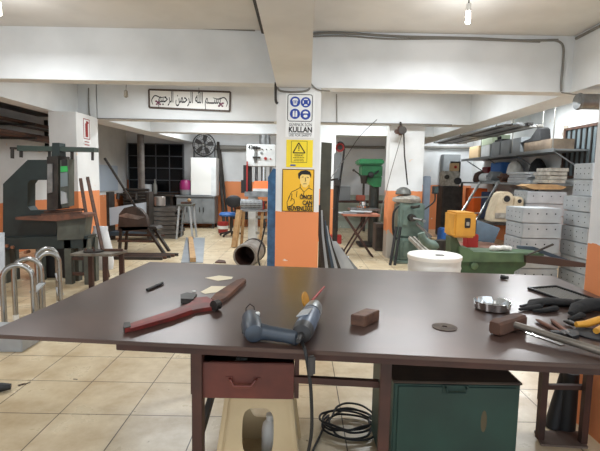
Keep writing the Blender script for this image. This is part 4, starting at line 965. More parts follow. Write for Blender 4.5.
# black rod leaning next to the cabinet, dark seat stool
lean('thin dark tube leaning on the far wall right of the white cabinet', (at(226, 200, 13.4).x, 13.1, 0.0), at(218, 142, 13.6), 0.035, 'dark_steel', 'leaning_tube', 'tube')
lean('second dark tube leaning on the far wall right of the white cabinet', (at(229, 200, 13.2).x, 13.08, 0.0), at(220, 150, 13.6), 0.025, 'dark_steel', 'leaning_tube', 'tube')
ch = thing('work_chair', 'old swivel chair with round black backrest and blue seat near the far wall', 'chair', (at(231, 236, 11.3).x, 11.3, 0)); cw = wloc(ch)
zs_ = at(227, 214, 11.3).z
M().lathe([(0, 0), (0.2, 0), (0.22, 0.04), (0.18, 0.09), (0, 0.1)], (cw.x-0.08, cw.y, zs_-0.05), 20).obj('seat', 'bright_blue', ch)
bkz = at(234, 201.5, 11.2).z
M().ball((at(234, 201, 11.3).x, cw.y-0.05, bkz), 0.21, (1, 0.25, 0.75), 18).obj('backrest', 'black', ch)
M().tube([(cw.x+0.02, cw.y+0.1, zs_-0.03), (cw.x+0.1, cw.y+0.12, zs_+0.05), (cw.x+0.06, cw.y+0.02, bkz)], 0.02, 8).obj('back_support', 'dark_steel', ch)
M().cyl((cw.x, cw.y, 0.1), (cw.x, cw.y, zs_-0.05), 0.03, n=10).obj('column', 'dark_steel', ch)
for k in range(5):
    t = 2*PI*k/5+0.4; M().tube([(cw.x, cw.y, 0.12), (cw.x+0.28*math.cos(t), cw.y+0.28*math.sin(t), 0.05)], 0.022, 8).ball((cw.x+0.28*math.cos(t), cw.y+0.28*math.sin(t), 0.03), 0.03, n=8).obj('base_leg', 'dark_steel', ch)
q = at(223, 229, 11.9); bk2 = thing('red_bucket', 'red bucket on the floor behind the swivel chair', 'bucket', (q.x, 11.9, 0))
M().lathe([(0.11, 0), (0.125, 0.02), (0.15, 0.30), (0.14, 0.30), (0.115, 0.03), (0, 0.03)], (q.x, 11.9, 0), 20).obj('body', 'red', bk2)
M().lathe([(0.14, 0.12), (0.145, 0.12), (0.15, 0.2), (0.14, 0.2)], (q.x, 11.89, 0), 20).obj('label_band', 'white_plastic', bk2)
bn = thing('wall_bench', 'low dark bench along the far wall behind the swivel chair', 'bench', (at(232, 210, 13.3).x, 13.3, 0))
xa, xb = at(230, 200, 13.2).x, at(266, 200, 13.2).x
M().span((xa, 13.2, 0.72), (xb, 13.66, 0.79)).obj('bench_top', 'dark_steel', bn)
M().span((xa, 13.3, 0.25), (xb, 13.62, 0.29)).obj('lower_shelf', 'dark_steel', bn)
for x in (xa+0.02, (xa+xb)/2, xb-0.08): M().span((x, 13.22, 0), (x+0.06, 13.28, 0.72)).obj('leg', 'dark_steel', bn)
for k, (px, mt, nm) in enumerate(((236, 'navy', 'navy'), (244, 'black', 'black'), (252, 'rust', 'brown'))):
    q = at(px, 205, 13.4); tag(M().box((q.x, 13.42, 0.29+0.1), (0.2, 0.2, 0.2), bev=0.02).obj('storage_tub', mt), f'{nm} tub on the lower shelf of the far bench', 'tub')
# press with white head
PRY = 10.3
def q4(px, py, dy=0): v = at(px, py, PRY); v.y += dy; return v
hp = thing('hydraulic_press', 'white workshop press with orange guard plate behind the blue post', 'machine', (q4(258, 240).x, PRY+0.3, 0))
a, b_ = q4(246.5, 144), q4(275.5, 166.5)
hd = M().span((a.x, PRY, b_.z), (b_.x, PRY+0.5, a.z), bev=0.01).obj('head', 'white_paint', hp)
text('43t', 0.13, q4(251.3, 147.5)+Vector((0, -0.006, 0)), 'ink', hd, width=0.15, bold=0.003)
b = M(); 
for k, px in enumerate((255, 256.8)): 
    p, q = q4(px, 146), q4(px, 163); M().span((p.x-0.008, PRY-0.02, q.z), (p.x+0.008, PRY-0.001, p.z)).obj('scale_bar', 'dark_steel', hd)
for py in (148, 157.5): p = q4(256, py); M().span((p.x-0.07, PRY-0.03, p.z-0.02), (p.x+0.1, PRY-0.001, p.z+0.02)).obj('stop_arm', 'dark_steel', hd)
for (px, py, mt, r) in ((262.5, 149.5, 'ink', .012), (266.5, 149.5, 'ink', .012), (271, 149.5, 'ink', .012), (261.5, 153, 'steel', .03), (265.5, 158.5, 'red', .035), (270.5, 159, 'red', .018)):
    p = q4(px, py); M().lathe([(0, -0.001), (r, -0.001), (r, 0.02), (0, 0.022)], (p.x, PRY, p.z), 14, (0, -1, 0)).obj('button', mt, hd)
p = q4(263, 166); M().cyl((p.x, PRY+0.2, q4(263, 184).z), (p.x, PRY+0.2, p.z), 0.06, n=16).obj('ram', 'chrome', hp)
for px in (255, 270): p = q4(px, 166); M().cyl((p.x, PRY+0.35, q4(px, 193).z), (p.x, PRY+0.35, p.z), 0.035, n=12).obj('guide_rod', 'steel', hp)
a, b_ = q4(253, 181.5), q4(268.5, 188.5)
M().prism([q4(254, 181, 0.05), q4(270, 181, 0.05), q4(268.5, 188.5, -0.02), q4(253, 188.5, -0.02)], (0, 0.04, 0)).obj('guard_plate', 'orange', hp)
a, b_ = q4(253, 188.5), q4(268.5, 191.5); M().span((a.x, PRY-0.05, b_.z), (b_.x, PRY+0.3, a.z)).obj('die_block', 'white_paint', hp)
a, b_ = q4(245, 191.5), q4(276, 197); M().span((a.x, PRY-0.12, b_.z), (b_.x, PRY+0.55, a.z), bev=0.01).obj('bed', 'steel', hp)
a, b_ = q4(264, 133), q4(274, 144); M().cyl((q4(264, 140).x, PRY+0.25, a.z-0.02), (q4(264, 140).x, PRY+0.25, b_.z), 0.13, n=20).obj('cylinder', 'steel', hp)
a, b_ = q4(246.7, 161.5), q4(247.9, 192); M().span((a.x, PRY-0.06, b_.z), (b_.x, PRY-0.02, a.z)).obj('red_rail', 'red', hp)
a, b_ = q4(243, 165), q4(250.5, 193); M().span((a.x, PRY+0.05, b_.z), (b_.x, PRY+0.3, a.z)).obj('side_column', 'black', hp)
a, b_ = q4(241, 180), q4(246, 193); M().span((a.x, PRY+0.0, b_.z), (b_.x, PRY+0.2, a.z)).obj('motor_box', 'black', hp)
zb = q4(258, 197).z
for px, w_ in ((252, 0.17), (270, 0.12)):
    for dy in (0, 0.42): x = q4(px, 220).x; M().span((x-w_/2, PRY+dy-0.04, 0), (x+w_/2, PRY+dy+0.06, zb)).obj('leg', 'white_paint', hp)
for k in (0.18, 0.55): M().span((q4(252, 220).x, PRY+0.01, k), (q4(270, 220).x, PRY+0.06, k+0.06)).obj('cross_rail', 'cloth_grey', hp)
x = q4(262, 217).x; M().span((x-0.03, PRY-0.02, 0.72), (x+0.05, PRY+0.0, 0.95)).obj('red_valve', 'red', hp)
# perforated roll in front of the bed
a, b_ = q4(243.5, 203, -0.4), q4(263.5, 203, -0.4)
pf = thing('perforated_roll', 'perforated metal roll lying on the front ledge of the white press', 'roll', (a+b_)/2-Vector((0, 0, 0.1)))
M().cyl(a, b_, 0.10, n=24).obj('core', 'dark_steel', pf)
b = M()
for i in range(17):
    x = a.x+(b_.x-a.x)*i/16; b.ring((x, a.y, a.z), 0.104, 0.006, (1, 0, 0), 20, 4)
for j in range(14):
    t = 2*PI*j/14; b.cyl((a.x, a.y+0.104*math.cos(t), a.z+0.104*math.sin(t)), (b_.x, a.y+0.104*math.cos(t), a.z+0.104*math.sin(t)), 0.006, n=4)
b.obj('mesh', 'galv', pf)
a2, b2 = q4(242, 208.5, -0.5), q4(270, 208.5, -0.5)
M().span((a2.x, a2.y, a2.z-0.03), (b2.x, PRY-0.1, a2.z+0.0)).obj('ledge', 'steel', hp)
for px in (244, 262): x = q4(px, 210, -0.5).x; M().bar((x, PRY-0.42, 0), (x+0.05, PRY-0.42, a2.z-0.03), 0.06, 0.05).obj('ledge_leg', 'wood', hp)
lean('pale wooden board leaning against the white press', (q4(239.5, 245).x, PRY-0.85, 0.0), (q4(243, 212).x, PRY-0.62, 0.78), 0.05, 'wood', 'wooden_board', 'board')
# blue post beside the column
bp0 = at(272.5, 230, 5.95)
bpo = thing('blue_post', 'tall worn blue steel post standing left of the centre column', 'post', (bp0.x, 5.95, 0))
x0, x1 = at(267.5, 220, 5.95).x, at(278, 220, 5.95).x; zt = at(272, 172, 5.95).z
M().prism([(x0, 5.95, 0.02), (x1, 5.95, 0.02), (x1, 5.95, zt+0.03), ((x0+x1)/2, 5.95, zt+0.05), ((x0+x1)/2-0.03, 5.95, zt), (x0, 5.95, zt-0.07)], (0, 0.14, 0)).obj('post', 'blue_paint', bpo)
M().span((x0-0.08, 5.9, 0), (x1+0.08, 6.15, 0.02)).obj('base_plate', 'dark_steel', bpo)
cable('cable', 'black hose hanging in a loop beside the blue post', [at(266, 222, 6.6), at(262, 240, 6.6), at(258, 256, 6.6), (at(262, 262, 6.6).x, 6.6, 0.1), (at(268, 262, 6.6).x, 6.6, 0.03), at(272, 250, 6.4), at(276, 235, 6.3)], 0.012, 'black', 'hose')
# big pipe piece
pc = thing('steel_drum', 'worn grey steel pipe piece with open end lying left of the blue post', 'pipe', (at(248, 260, 7.8).x, 7.8, 0))
A, B = Vector((at(245, 258, 7.3).x, 7.25, 0.2)), Vector((at(255, 249, 8.0).x, 8.0, 0.2))
d = (B-A).normalized()
M().lathe([(0.165, 0.0), (0.195, 0.0), (0.2, 0.12), (0.2, 0.62), (0.2, 0.7), (0.165, 0.72)], A, 28, d, cap=False).obj('shell', mat('pipe_shell', (150, 146, 140), 0.5, 0.4, (112, 102, 94), 5), pc)
M().lathe([(0.165, 0.0), (0.165, 0.71), (0.0, 0.711)], A, 28, d, cap=False).obj('rusty_inside', mat('rust_inside', (92, 62, 50), 0.8, 0.1, (66, 46, 40), 8), pc)
M().lathe([(0.201, 0.6), (0.212, 0.6), (0.212, 0.7), (0.201, 0.7)], A, 28, d, cap=False).obj('band', 'dark_steel', pc)
# sheet and bar on the floor
tag(M().prism([onz(181, 263)*1.0, onz(203, 263), onz(205, 238), onz(186, 238)], (0, 0, 0.012)).obj('floor_sheet', mat('sheet_grey', (150, 156, 162), 0.4, 0.3, (134, 140, 146), 3)), 'flat grey steel sheet lying on the floor in the aisle', 'sheet')
a, b_ = onz(193, 260, 0.05), onz(190.5, 238, 0.05)
tag(M().bar(a, b_, 0.10, 0.07).obj('wood_beam', 'wood'), 'wooden beam lying on the grey sheet in the aisle', 'beam')
tag(M().prism([onz(215, 263), onz(226, 263.5), onz(225, 261.5), onz(219, 260.5)], (0, 0, 0.02)).obj('board_scrap', 'rust'), 'small brown board scrap on the floor right of the grey sheet', 'scrap')

# ------------------------------------------------------------------ back centre, right of the column
# olive board leaning beside the column
tag(M().prism([(at(318, 260, 6.05).x, 6.05, 0), (at(328.5, 260, 6.05).x, 6.05, 0), at(332, 143, 6.1), at(321.5, 142, 6.1)], (0, 0.03, 0)).obj('olive_board', 'olive'), 'tall dark olive board leaning right of the centre column', 'board')
# leaning steel strips
for k in range(9):
    mt = ('dark_steel', 'galv', 'dark_steel', 'blue_grey', 'galv', 'dark_steel', 'galv', 'galv', 'cabinet_grey')[k]
    nm = ('dark', 'bright', 'dark', 'blue grey', 'bright', 'dark', 'bright', 'bright', 'grey')[k]
    place = ('first', 'second', 'third', 'fourth', 'fifth', 'sixth', 'seventh', 'eighth', 'ninth')[k]
    yb = 5.45+0.045*k; w_ = 0.045 if k < 7 else 0.13
    B_ = at(322.5+3.1*k, 266, yb); T_ = at(318.6+1.7*k, 205+5.2*k, yb)
    mid = B_.lerp(T_, 0.55)+Vector((-0.03, 0, 0)); B_.x += (B_.x-T_.x)*B_.z/(T_.z-B_.z); B_.z = 0
    tag(M().prism([B_, B_+Vector((w_, 0, 0)), mid+Vector((w_, 0.0, 0)), T_+Vector((w_*0.6, 0, 0.0)), T_, mid], (0, 0.02, 0)).obj('steel_strip', mt), f'{nm} steel strip leaning right of the centre column, {place} from the column', 'strip', 'steel strips leaning right of the column')
for k in range(4):
    x = at(341+3*k, 262, 6.4).x
    tag(M().bar((x, 6.2, 0.0), (x+0.03*k-0.1, 6.6, 0.52-0.06*k), 0.02, 0.012).obj('thin_rod', 'galv' if k % 2 else 'red'), ('short red rod', 'short bright rod')[k % 2]+' leaning behind the steel strips, '+('leftmost', 'second from left', 'third from left', 'rightmost')[k], 'rod')
# flywheel press / polishing machine with red wheel
BGY = 9.2
def bq(px, py, dy=0): v = at(px, py, BGY); v.y += dy; return v
bg = thing('belt_grinder', 'tall belt grinder with red wheel between the olive board and the pillar drill', 'machine', (bq(337, 240).x, BGY, 0))
c = bq(340, 147.5); M().ring(c, 0.07, 0.02, (0.2, 1, 0)).obj('wheel_rim', 'red', bg); M().cyl(c+Vector((0, -0.03, 0)), c+Vector((0, 0.05, 0)), 0.05, n=14).obj('wheel_hub', 'dark_steel', bg)
M().tube(smooth([bq(337.5, 143), bq(341, 142), bq(344, 146), bq(343.6, 156), bq(341, 175), bq(338, 200), bq(335.5, 222)], 5), 0.02, 8).obj('belt', 'black', bg)
a, b_ = bq(334.5, 153), bq(341, 184); M().span((a.x, BGY+0.03, b_.z), (b_.x, BGY+0.12, a.z), bev=0.005).obj('backing_plate', mat('plate_grey', (122, 126, 128), 0.5, 0.2), bg)
p = bq(337, 183); M().box((p.x, BGY, p.z), (0.12, 0.18, 0.12), bev=0.01).obj('motor', 'dark_steel', bg)
M().bar(bq(331, 180), bq(338, 179), 0.04, 0.04).obj('arm', 'dark_steel', bg)
M().span((p.x-0.06, BGY+0.05, 0.03), (p.x+0.04, BGY+0.15, p.z)).obj('column', 'dark_steel', bg)
M().span((p.x-0.18, BGY-0.15, 0), (p.x+0.18, BGY+0.3, 0.03)).obj('base_plate', 'dark_steel', bg)
# pillar drill
DYY = 9.9
def dq(px, py, dy=0): v = at(px, py, DYY); v.y += dy; return v
dr_ = thing('pillar_drill', 'green pillar drill with dark column behind the folding table', 'machine', (dq(374, 240).x, DYY+0.3, 0))
a, b_ = dq(358.5, 159), dq(383, 165); M().span((a.x, DYY-0.15, b_.z), (b_.x, DYY+0.6, a.z), bev=0.03).obj('belt_cover', 'drill_green', dr_)
a, b_ = dq(362, 165), dq(382, 177); M().span((a.x, DYY-0.05, b_.z), (b_.x, DYY+0.5, a.z), bev=0.02).obj('head', 'drill_green', dr_)
M().prism([dq(364, 177), dq(382, 177), dq(381, 187), dq(374, 187), dq(368, 183)], (0, 0.35, 0)).obj('head_nose', 'drill_green', dr_)
p = dq(370.5, 175); M().lathe([(0, 0), (0.07, 0), (0.06, 0.06), (0, 0.07)], (p.x, DYY-0.05, p.z), 18, (0, -1, 0)).obj('feed_hub', 'black', dr_)
M().cyl(dq(374, 174, -0.1), dq(378, 171, -0.1), 0.02, n=8).obj('switch_knob', 'black', dr_)
for e in ((363, 178), (352.5, 170.5)):
    pass
M().tube([dq(363.5, 178, -0.12), dq(353, 170.5, -0.2)], 0.013, 8).ball(dq(352.5, 170.3, -0.2), 0.03, n=8).obj('feed_lever', 'dark_steel', dr_)
p = dq(363.5, 179); M().cyl((p.x, DYY-0.06, p.z+0.08), (p.x, DYY-0.06, p.z-0.1), 0.09, 0.06, 18).obj('quill', 'dark_steel', dr_)
M().cyl((p.x, DYY-0.06, p.z-0.1), (p.x, DYY-0.06, dq(363, 195).z), 0.025, n=10).obj('chuck', 'dark_steel', dr_)
x = dq(376, 200).x; M().cyl((x, DYY+0.3, 0.06), (x, DYY+0.3, dq(376, 178).z), 0.11, n=20).obj('column', mat('drill_column', (70, 74, 70), 0.4, 0.4, (56, 60, 58), 6), dr_)
M().span((x-0.35, DYY-0.1, 0), (x+0.25, DYY+0.55, 0.06), bev=0.01).obj('base', 'dark_steel', dr_)
zt = dq(363, 208).z; M().span((p.x-0.3, DYY-0.25, zt-0.05), (x+0.05, DYY+0.3, zt), bev=0.01).obj('drill_table', 'steel', dr_)
M().lathe([(0.06, 0), (0.13, 0.01), (0.13, 0.05), (0.08, 0.07), (0.07, 0.14), (0, 0.14)], (p.x, DYY-0.06, zt), 20).obj('chuck_vise', 'chrome', dr_)
# folding table with crossed legs
FY = 8.5
def fq(px, py, dy=0): v = at(px, py, FY); v.y += dy; return v
ft = thing('folding_table', 'folding table with brown top and crossed legs in front of the pillar drill', 'table', (fq(360, 240).x, FY+0.25, 0))
zt = fq(362, 214.5).z; x0, x1 = fq(343, 215).x, fq(381, 215).x
M().span((x0, FY, zt-0.04), (x1, FY+0.5, zt), bev=0.004).obj('top', mat('top_brown', (168, 106, 82), 0.5, 0, (148, 90, 70), 5), ft)
for dy in (0.04, 0.44):
    M().bar((x0+0.05, FY+dy, zt-0.04), (x1-0.12, FY+dy, 0), 0.035, 0.03).obj('leg', 'table_frame', ft)
    M().bar((x1-0.22, FY+dy, zt-0.04), (x0+0.05, FY+dy+0.001, 0), 0.035, 0.03).obj('leg', 'table_frame', ft)
M().bar(((x0+x1)/2-0.06, FY+0.04, zt*0.5), ((x0+x1)/2-0.06, FY+0.44, zt*0.5), 0.03, 0.03).obj('cross_rod', 'table_frame', ft)
M().bar((x1-0.14, FY+0.04, 0.03), (x1-0.14, FY+0.44, 0.03), 0.03, 0.03).obj('foot_bar', 'table_frame', ft)
random.seed(9)
for k, (px, w_) in enumerate(((346, 0.34), (352, 0.4), (360, 0.42))):
    q = fq(px, 213, 0.2); tag(M().box((q.x+0.05, FY+0.25, zt+0.008+0.016*k), (w_, 0.3, 0.012), rz=random.uniform(-.3, .3)).obj('sheet_offcut', 'galv' if k != 1 else 'cabinet_grey'), ('bottom', 'middle', 'top')[k]+' metal sheet offcut in the pile on the folding table', 'sheet')
# motor box and low bench behind
q = at(379, 240, 9.5); mb = thing('motor_cabinet', 'dark cabinet standing right of the folding table below the drill', 'cabinet', (q.x, 9.4, 0))
a, b_ = at(376, 225, 9.3), at(383.5, 254, 9.3)
M().span((a.x, 9.3, 0.0), (b_.x, 9.7, at(380, 224, 9.3).z), bev=0.01).obj('body', mat('cab_brown', (70, 62, 56), 0.6, 0.1), mb)
M().span((a.x+0.02, 9.29, 0.06), (b_.x-0.02, 9.3, 0.5)).obj('door', 'dark_steel', mb)
lb = thing('long_bench', 'long low bench along the far wall behind the pillar drill', 'bench', (1.7, 13.0, 0))
M().span((1.0, 12.8, 0.82), (2.7, 13.4, 0.88)).obj('bench_top', 'table_frame', lb)
for x in (1.02, 1.8, 2.6): M().span((x, 12.85, 0), (x+0.07, 12.92, 0.82)).span((x, 13.3, 0), (x+0.07, 13.37, 0.82)).obj('leg', 'dark_steel', lb)
q = at(352, 187, 12.95); tag(M().box((q.x-0.3, 13.0, 0.881+0.2), (0.5, 0.3, 0.4), bev=0.01).obj('grey_case', 'plate_grey'), 'grey case standing on the bench behind the pillar drill', 'case')
tag(M().box((q.x+0.25, 12.95, 0.881+0.08), (0.26, 0.2, 0.16), bev=0.02).obj('red_tool', mat('tool_red', (176, 90, 70), 0.5)), 'small reddish tool beside the grey case on the far bench', 'tool')
q = at(336, 240, 10.3); tag(M().box((q.x, 10.35, 0.10), (0.25, 0.2, 0.2), bev=0.01).obj('red_box', 'red'), 'small red box on the floor at the foot of the back column', 'box')
# hanging hoist with ropes and long wire
HYY = 8.25
hs = thing('rope_hoist', 'small dark pulley block with ropes hanging high on the right column', 'hoist', at(401, 137, HYY))
p = at(400.5, 130.5, HYY); M().box(p, (0.10, 0.08, 0.17), bev=0.02).box(p+Vector((-0.07, 0, -0.02)), (0.08, 0.06, 0.08), bev=0.02).obj('block', 'rust', hs)
M().cyl(p+Vector((0.03, -0.06, 0.0)), p+Vector((0.03, 0.05, 0)), 0.07, n=16).obj('pulley', 'dark_steel', hs)
M().bar(p+Vector((0, 0, 0.08)), Vector((p.x, HYY+0.04, 2.52)), 0.03, 0.03).obj('hook', 'dark_steel', hs)
M().tube([at(402, 134, HYY), at(391, 172, HYY), at(382, 207, HYY), at(379.5, 221, HYY)], 0.007, 6).obj('rope', 'conduit', hs)
M().tube([at(403.5, 128, HYY), at(404.5, 155, HYY), at(407.5, 185, HYY)], 0.013, 6).obj('rope', 'dark_steel', hs)
cable('hanging_wire', 'thin wire sagging diagonally from the second beam down to the olive board', [at(377, 119.5, 8.25), at(360, 136, 8.2), at(344, 160, 7.8), at(328, 182, 6.6)], 0.006, 'dark_steel', 'wire')
# ------------------------------------------------------------------ right side
# white drum behind the table
DRY = 5.0
dc = at(434.5, 255, DRY); dz_ = at(434.5, 254, DRY).z
drum = thing('white_drum', 'white drum with ribbed side and lid standing behind the table', 'drum', (dc.x, DRY, 0))
prof = [(0.27, 0.0), (0.285, 0.02)]
for k in range(6):
    z = 0.06+k*(dz_-0.14)/6; prof += [(0.285, z), (0.293, z+0.025), (0.285, z+0.05)]
prof += [(0.288, dz_-0.06), (0.288, dz_-0.045)]
M().lathe(prof, (dc.x, DRY, 0), 40).obj('body', 'white_paint', drum)
M().lathe([(0.296, dz_-0.05), (0.298, dz_-0.01), (0.285, dz_), (0.27, dz_-0.004), (0.265, dz_-0.016), (0.0, dz_-0.016)], (dc.x, DRY, 0), 40).obj('lid', 'white_plastic', drum)
M().lathe([(0.05, dz_-0.015), (0.05, dz_-0.008), (0.0, dz_-0.008)], (dc.x+0.06, DRY, 0), 18).obj('bung', 'conduit', drum)

# green milling machine
MY = 8.0
def mq(px, py, dy=0): v = at(px, py, MY); v.y += dy; return v
mill = thing('green_shaper', 'old pale green machine column with crank handles in front of the right column', 'machine', (mq(410, 260).x, MY+0.2, 0))
a, b_ = mq(399, 203), mq(424, 238); M().span((a.x, MY+0.02, b_.z), (b_.x, MY+0.42, a.z), bev=0.03).obj('upper_body', 'mill_green', mill)
a, b_ = mq(398, 238), mq(421, 262); M().span((a.x, MY-0.06, 0.05), (b_.x, MY+0.44, a.z), bev=0.03).obj('lower_body', 'mill_green', mill)
M().span((a.x-0.05, MY-0.1, 0), (b_.x+0.05, MY+0.46, 0.05), bev=0.01).obj('base', 'mill_green', mill)
a, b_ = mq(403, 209), mq(419, 226); M().span((a.x, MY-0.005, b_.z), (b_.x, MY+0.03, a.z), bev=0.01).obj('cover_panel', 'mill_green', mill)
a, b_ = mq(402, 242), mq(415, 256); M().span((a.x, MY-0.08, b_.z), (b_.x, MY-0.05, a.z), bev=0.008).obj('access_door', 'mill_green', mill)
p = mq(411, 217.5); M().cyl((p.x, MY-0.16, p.z), (p.x, MY+0.02, p.z), 0.06, 0.07, 18).obj('crank_hub', 'dark_steel', mill)
M().tube([(p.x, MY-0.15, p.z), mq(419.5, 219, -0.2)], 0.02, 8).tube([mq(419.5, 219.5, -0.18), mq(419.5, 219.5, -0.32)], 0.028, 8).obj('crank', 'steel', mill)
p = mq(412, 207); M().tube([(p.x, MY+0.05, p.z), (p.x, MY-0.12, p.z), (p.x+0.09, MY-0.18, p.z+0.03)], 0.025, 8).obj('lever', 'dark_steel', mill)
M().bar(mq(416, 223, -0.05), mq(428, 236, -0.2), 0.05, 0.04).obj('feed_arm', 'steel', mill)
for k in (0, 1): M().bar(mq(408+4*k, 237, -0.1), mq(416+4*k, 247, -0.5), 0.04, 0.06).obj('slide_rail', 'cloth_grey', mill)
M().tube(smooth([mq(398.5, 206), mq(394, 212), mq(393, 224), mq(394, 235), mq(398, 240)], 4), 0.02, 8).obj('side_cable', 'black', mill)
ztop = mq(410, 203).z
cl = M(); random.seed(4); rg = []
for (r, z) in ((0.24, 0.0), (0.27, 0.03), (0.26, 0.07), (0.22, 0.10), (0.16, 0.12), (0.02, 0.13)):
    rg.append([Vector((mq(410, 200).x+r*0.95*math.cos(2*PI*j/20)*(1+random.uniform(-.08, .08)), MY+0.22+r*0.85*math.sin(2*PI*j/20)*(1+random.uniform(-.08, .08)), ztop+0.001+z+random.uniform(-.008, .008)*(z > 0))) for j in range(20)])
tag(cl.rings(rg).obj('cloth_bundle', 'cloth_grey'), 'folded grey cloth lying on top of the pale green machine', 'cloth')
c = mq(406, 196.5); c.z = ztop+0.14
tag(M().lathe([(0, 0), (0.13, 0.0), (0.145, 0.02), (0.12, 0.09), (0.06, 0.13), (0, 0.14)], (c.x, MY+0.22, c.z), 20).obj('steel_bowl', mat('bowl_dark', (96, 96, 92), 0.5, 0.4)), 'dark upturned bowl on the grey cloth of the pale green machine', 'bowl')
for k in range(2):
    B_ = onz(389+4*k, 262); 
    tag(M().bar((at(388.5+4.5*k, 262, 7.9).x, 7.75, 0.0), (at(396.5+4*k, 226, 7.9).x, 7.9, 0.66), 0.04, 0.03).obj('black_bar', 'black'), ('left', 'right')[k]+' of two black flat bars leaning on the pale green machine', 'bar')
# curved green arm of a pipe bender
bn_ = thing('pipe_bender', 'dark green curved bender arm right of the pale green machine', 'machine', (at(432, 250, 7.2).x, 7.2, 0))
def yq(px, py): return at(px, py, 7.2)
M().tube(smooth([yq(421, 233), yq(424, 240), yq(431, 244.5), yq(441, 246)], 5), [0.06+0.03*i/15 for i in range(16)], 10).obj('arm', 'mill_green', bn_)
M().cyl(yq(441, 262), yq(441, 240), 0.10, n=20).obj('die', 'dark_steel', bn_)
p = yq(441, 255); M().span((p.x-0.12, 7.1, 0), (p.x+0.12, 7.3, p.z)).obj('stand', 'mill_green', bn_)
# steel post with small lamp
py_ = 8.35
x0, x1 = at(423.5, 200, py_).x, at(430, 200, py_).x; zt = at(426, 176, py_).z
tag(M().span((x0, py_, 0), (x1, py_+0.1, zt), bev=0.01).obj('steel_post', mat('post_blue', (120, 130, 142), 0.5, 0.3, (104, 114, 126), 5)), 'blue grey square post standing at the right edge of the right column', 'post')
ml = thing('machine_lamp', 'small square machine lamp on a bent arm beside the blue grey post', 'lamp', at(434.5, 194, 8.1))
a, b_ = at(432.5, 186, 8.1), at(438, 194, 8.1); M().span((a.x, 8.05, b_.z), (b_.x, 8.13, a.z), bev=0.008).obj('head', 'black', ml)
M().span((a.x+0.02, 8.04, b_.z+0.02), (b_.x-0.02, 8.052, a.z-0.02)).obj('lens', 'lens', ml)
M().tube(smooth([at(435, 194, 8.1), at(434.5, 201, 8.1), at(428, 207, 8.1), at(420, 212, 8.1)], 4), 0.014, 8).obj('arm', 'dark_steel', ml)

# green power hacksaw with yellow guard
SYY = 5.9
def sq(px, py, dy=0): v = at(px, py, SYY); v.y += dy; return v
saw = thing('green_hacksaw', 'long green power saw with dark steel arm in front of the grey boxes', 'machine', (sq(500, 270).x, SYY+0.2, 0))
M().prism([sq(460, 256), sq(460, 247), sq(468, 248), sq(474, 252), sq(544, 254), sq(544, 262), sq(528, 262), sq(460, 262)], (0, 0.4, 0)).obj('bed', 'saw_green', saw)
M().prism([sq(461, 262, .04), sq(528, 262, .04), sq(527, 266, .04), sq(516, 272, .04), sq(512, 285, .04), sq(461, 285, .04)], (0, 0.32, 0)).obj('belly', mat('saw_dark', (58, 84, 54), 0.5, 0.1, (46, 68, 46), 6), saw)
x0 = sq(463, 280).x; zl = sq(463, 284).z
for xx in (x0, sq(505, 280).x): M().span((xx, SYY+0.06, 0), (xx+0.1, SYY+0.34, zl+0.02)).obj('leg', 'saw_green', saw)
p = sq(475, 266); M().lathe([(0.0, 0), (0.05, 0), (0.05, 0.03), (0.035, 0.04), (0, 0.04)], (p.x, SYY+0.04, p.z), 20, (0, -1, 0)).obj('boss', 'saw_green', saw)
M().prism([sq(453, 238, .1), sq(459, 238, .1), sq(463, 247, .1), sq(470, 252, .1), sq(470, 256, .1), sq(453, 254, .1)], (0, 0.2, 0)).obj('neck', mat('neck_green', (60, 74, 50), 0.6), saw)
M().prism([sq(453, 254, .08), sq(462, 256, .08), sq(462, 285, .08), sq(455, 285, .08)], (0, 0.25, 0)).obj('rear_frame', 'saw_green', saw)
M().prism([sq(524, 255, -.06), sq(545, 256, -.06), sq(583, 262.5, -.06), sq(582.5, 266.5, -.06), sq(560, 265.5, -.06), sq(524, 262, -.06)], (0, 0.06, 0)).obj('saw_arm', mat('arm_brown', (70, 54, 50), 0.5, 0.3), saw)
M().prism([sq(519, 246, .02), sq(535, 247, .02), sq(572, 261, .02), sq(556, 259, .02), sq(534, 250.5, .02), sq(519, 249, .02)], (0, 0.05, 0)).obj('blade_bow', 'blue_grey', saw)
M().tube([sq(524, 254.5, -.08), sq(548, 243, -.12)], [0.012, 0.016], 8).obj('lever', 'dark_steel', saw)
yb = thing('yellow_guard', 'yellow box shaped guard with black switch mounted at the left of the green saw', 'guard', sq(463, 238, .1))
yx0, yx1 = sq(454.5, 225, .0).x, sq(476.5, 225, .0).x; yz1, yz0 = sq(465, 212.5).z, sq(465, 238).z
M().span((yx0, SYY, yz0), (yx1, SYY+0.42, yz1), bev=0.025).obj('housing', 'yellow', yb)
p = sq(467.5, 223, 0); M().box((p.x, SYY-0.006, p.z), (0.075, 0.016, 0.13), bev=0.006).obj('switch_box', 'black', yb)
M().box((p.x, SYY-0.016, p.z-0.01), (0.04, 0.012, 0.05), bev=0.004).obj('switch_button', 'cloth_grey', yb)
rb = sq(507, 248, 0.2); random.seed(8); b = M()
zb = sq(500, 253, 0.0).z
for k in range(5): b.ball((rb.x-0.10+0.05*k, SYY+0.2+random.uniform(-.05, .05), zb+0.035), 0.055, (1.1, 0.9, 0.55+0.2*random.random()), 10, 0.08)
tag(b.obj('white_rag', 'cloth_white'), 'crumpled white rag lying on the bed of the green saw', 'rag')
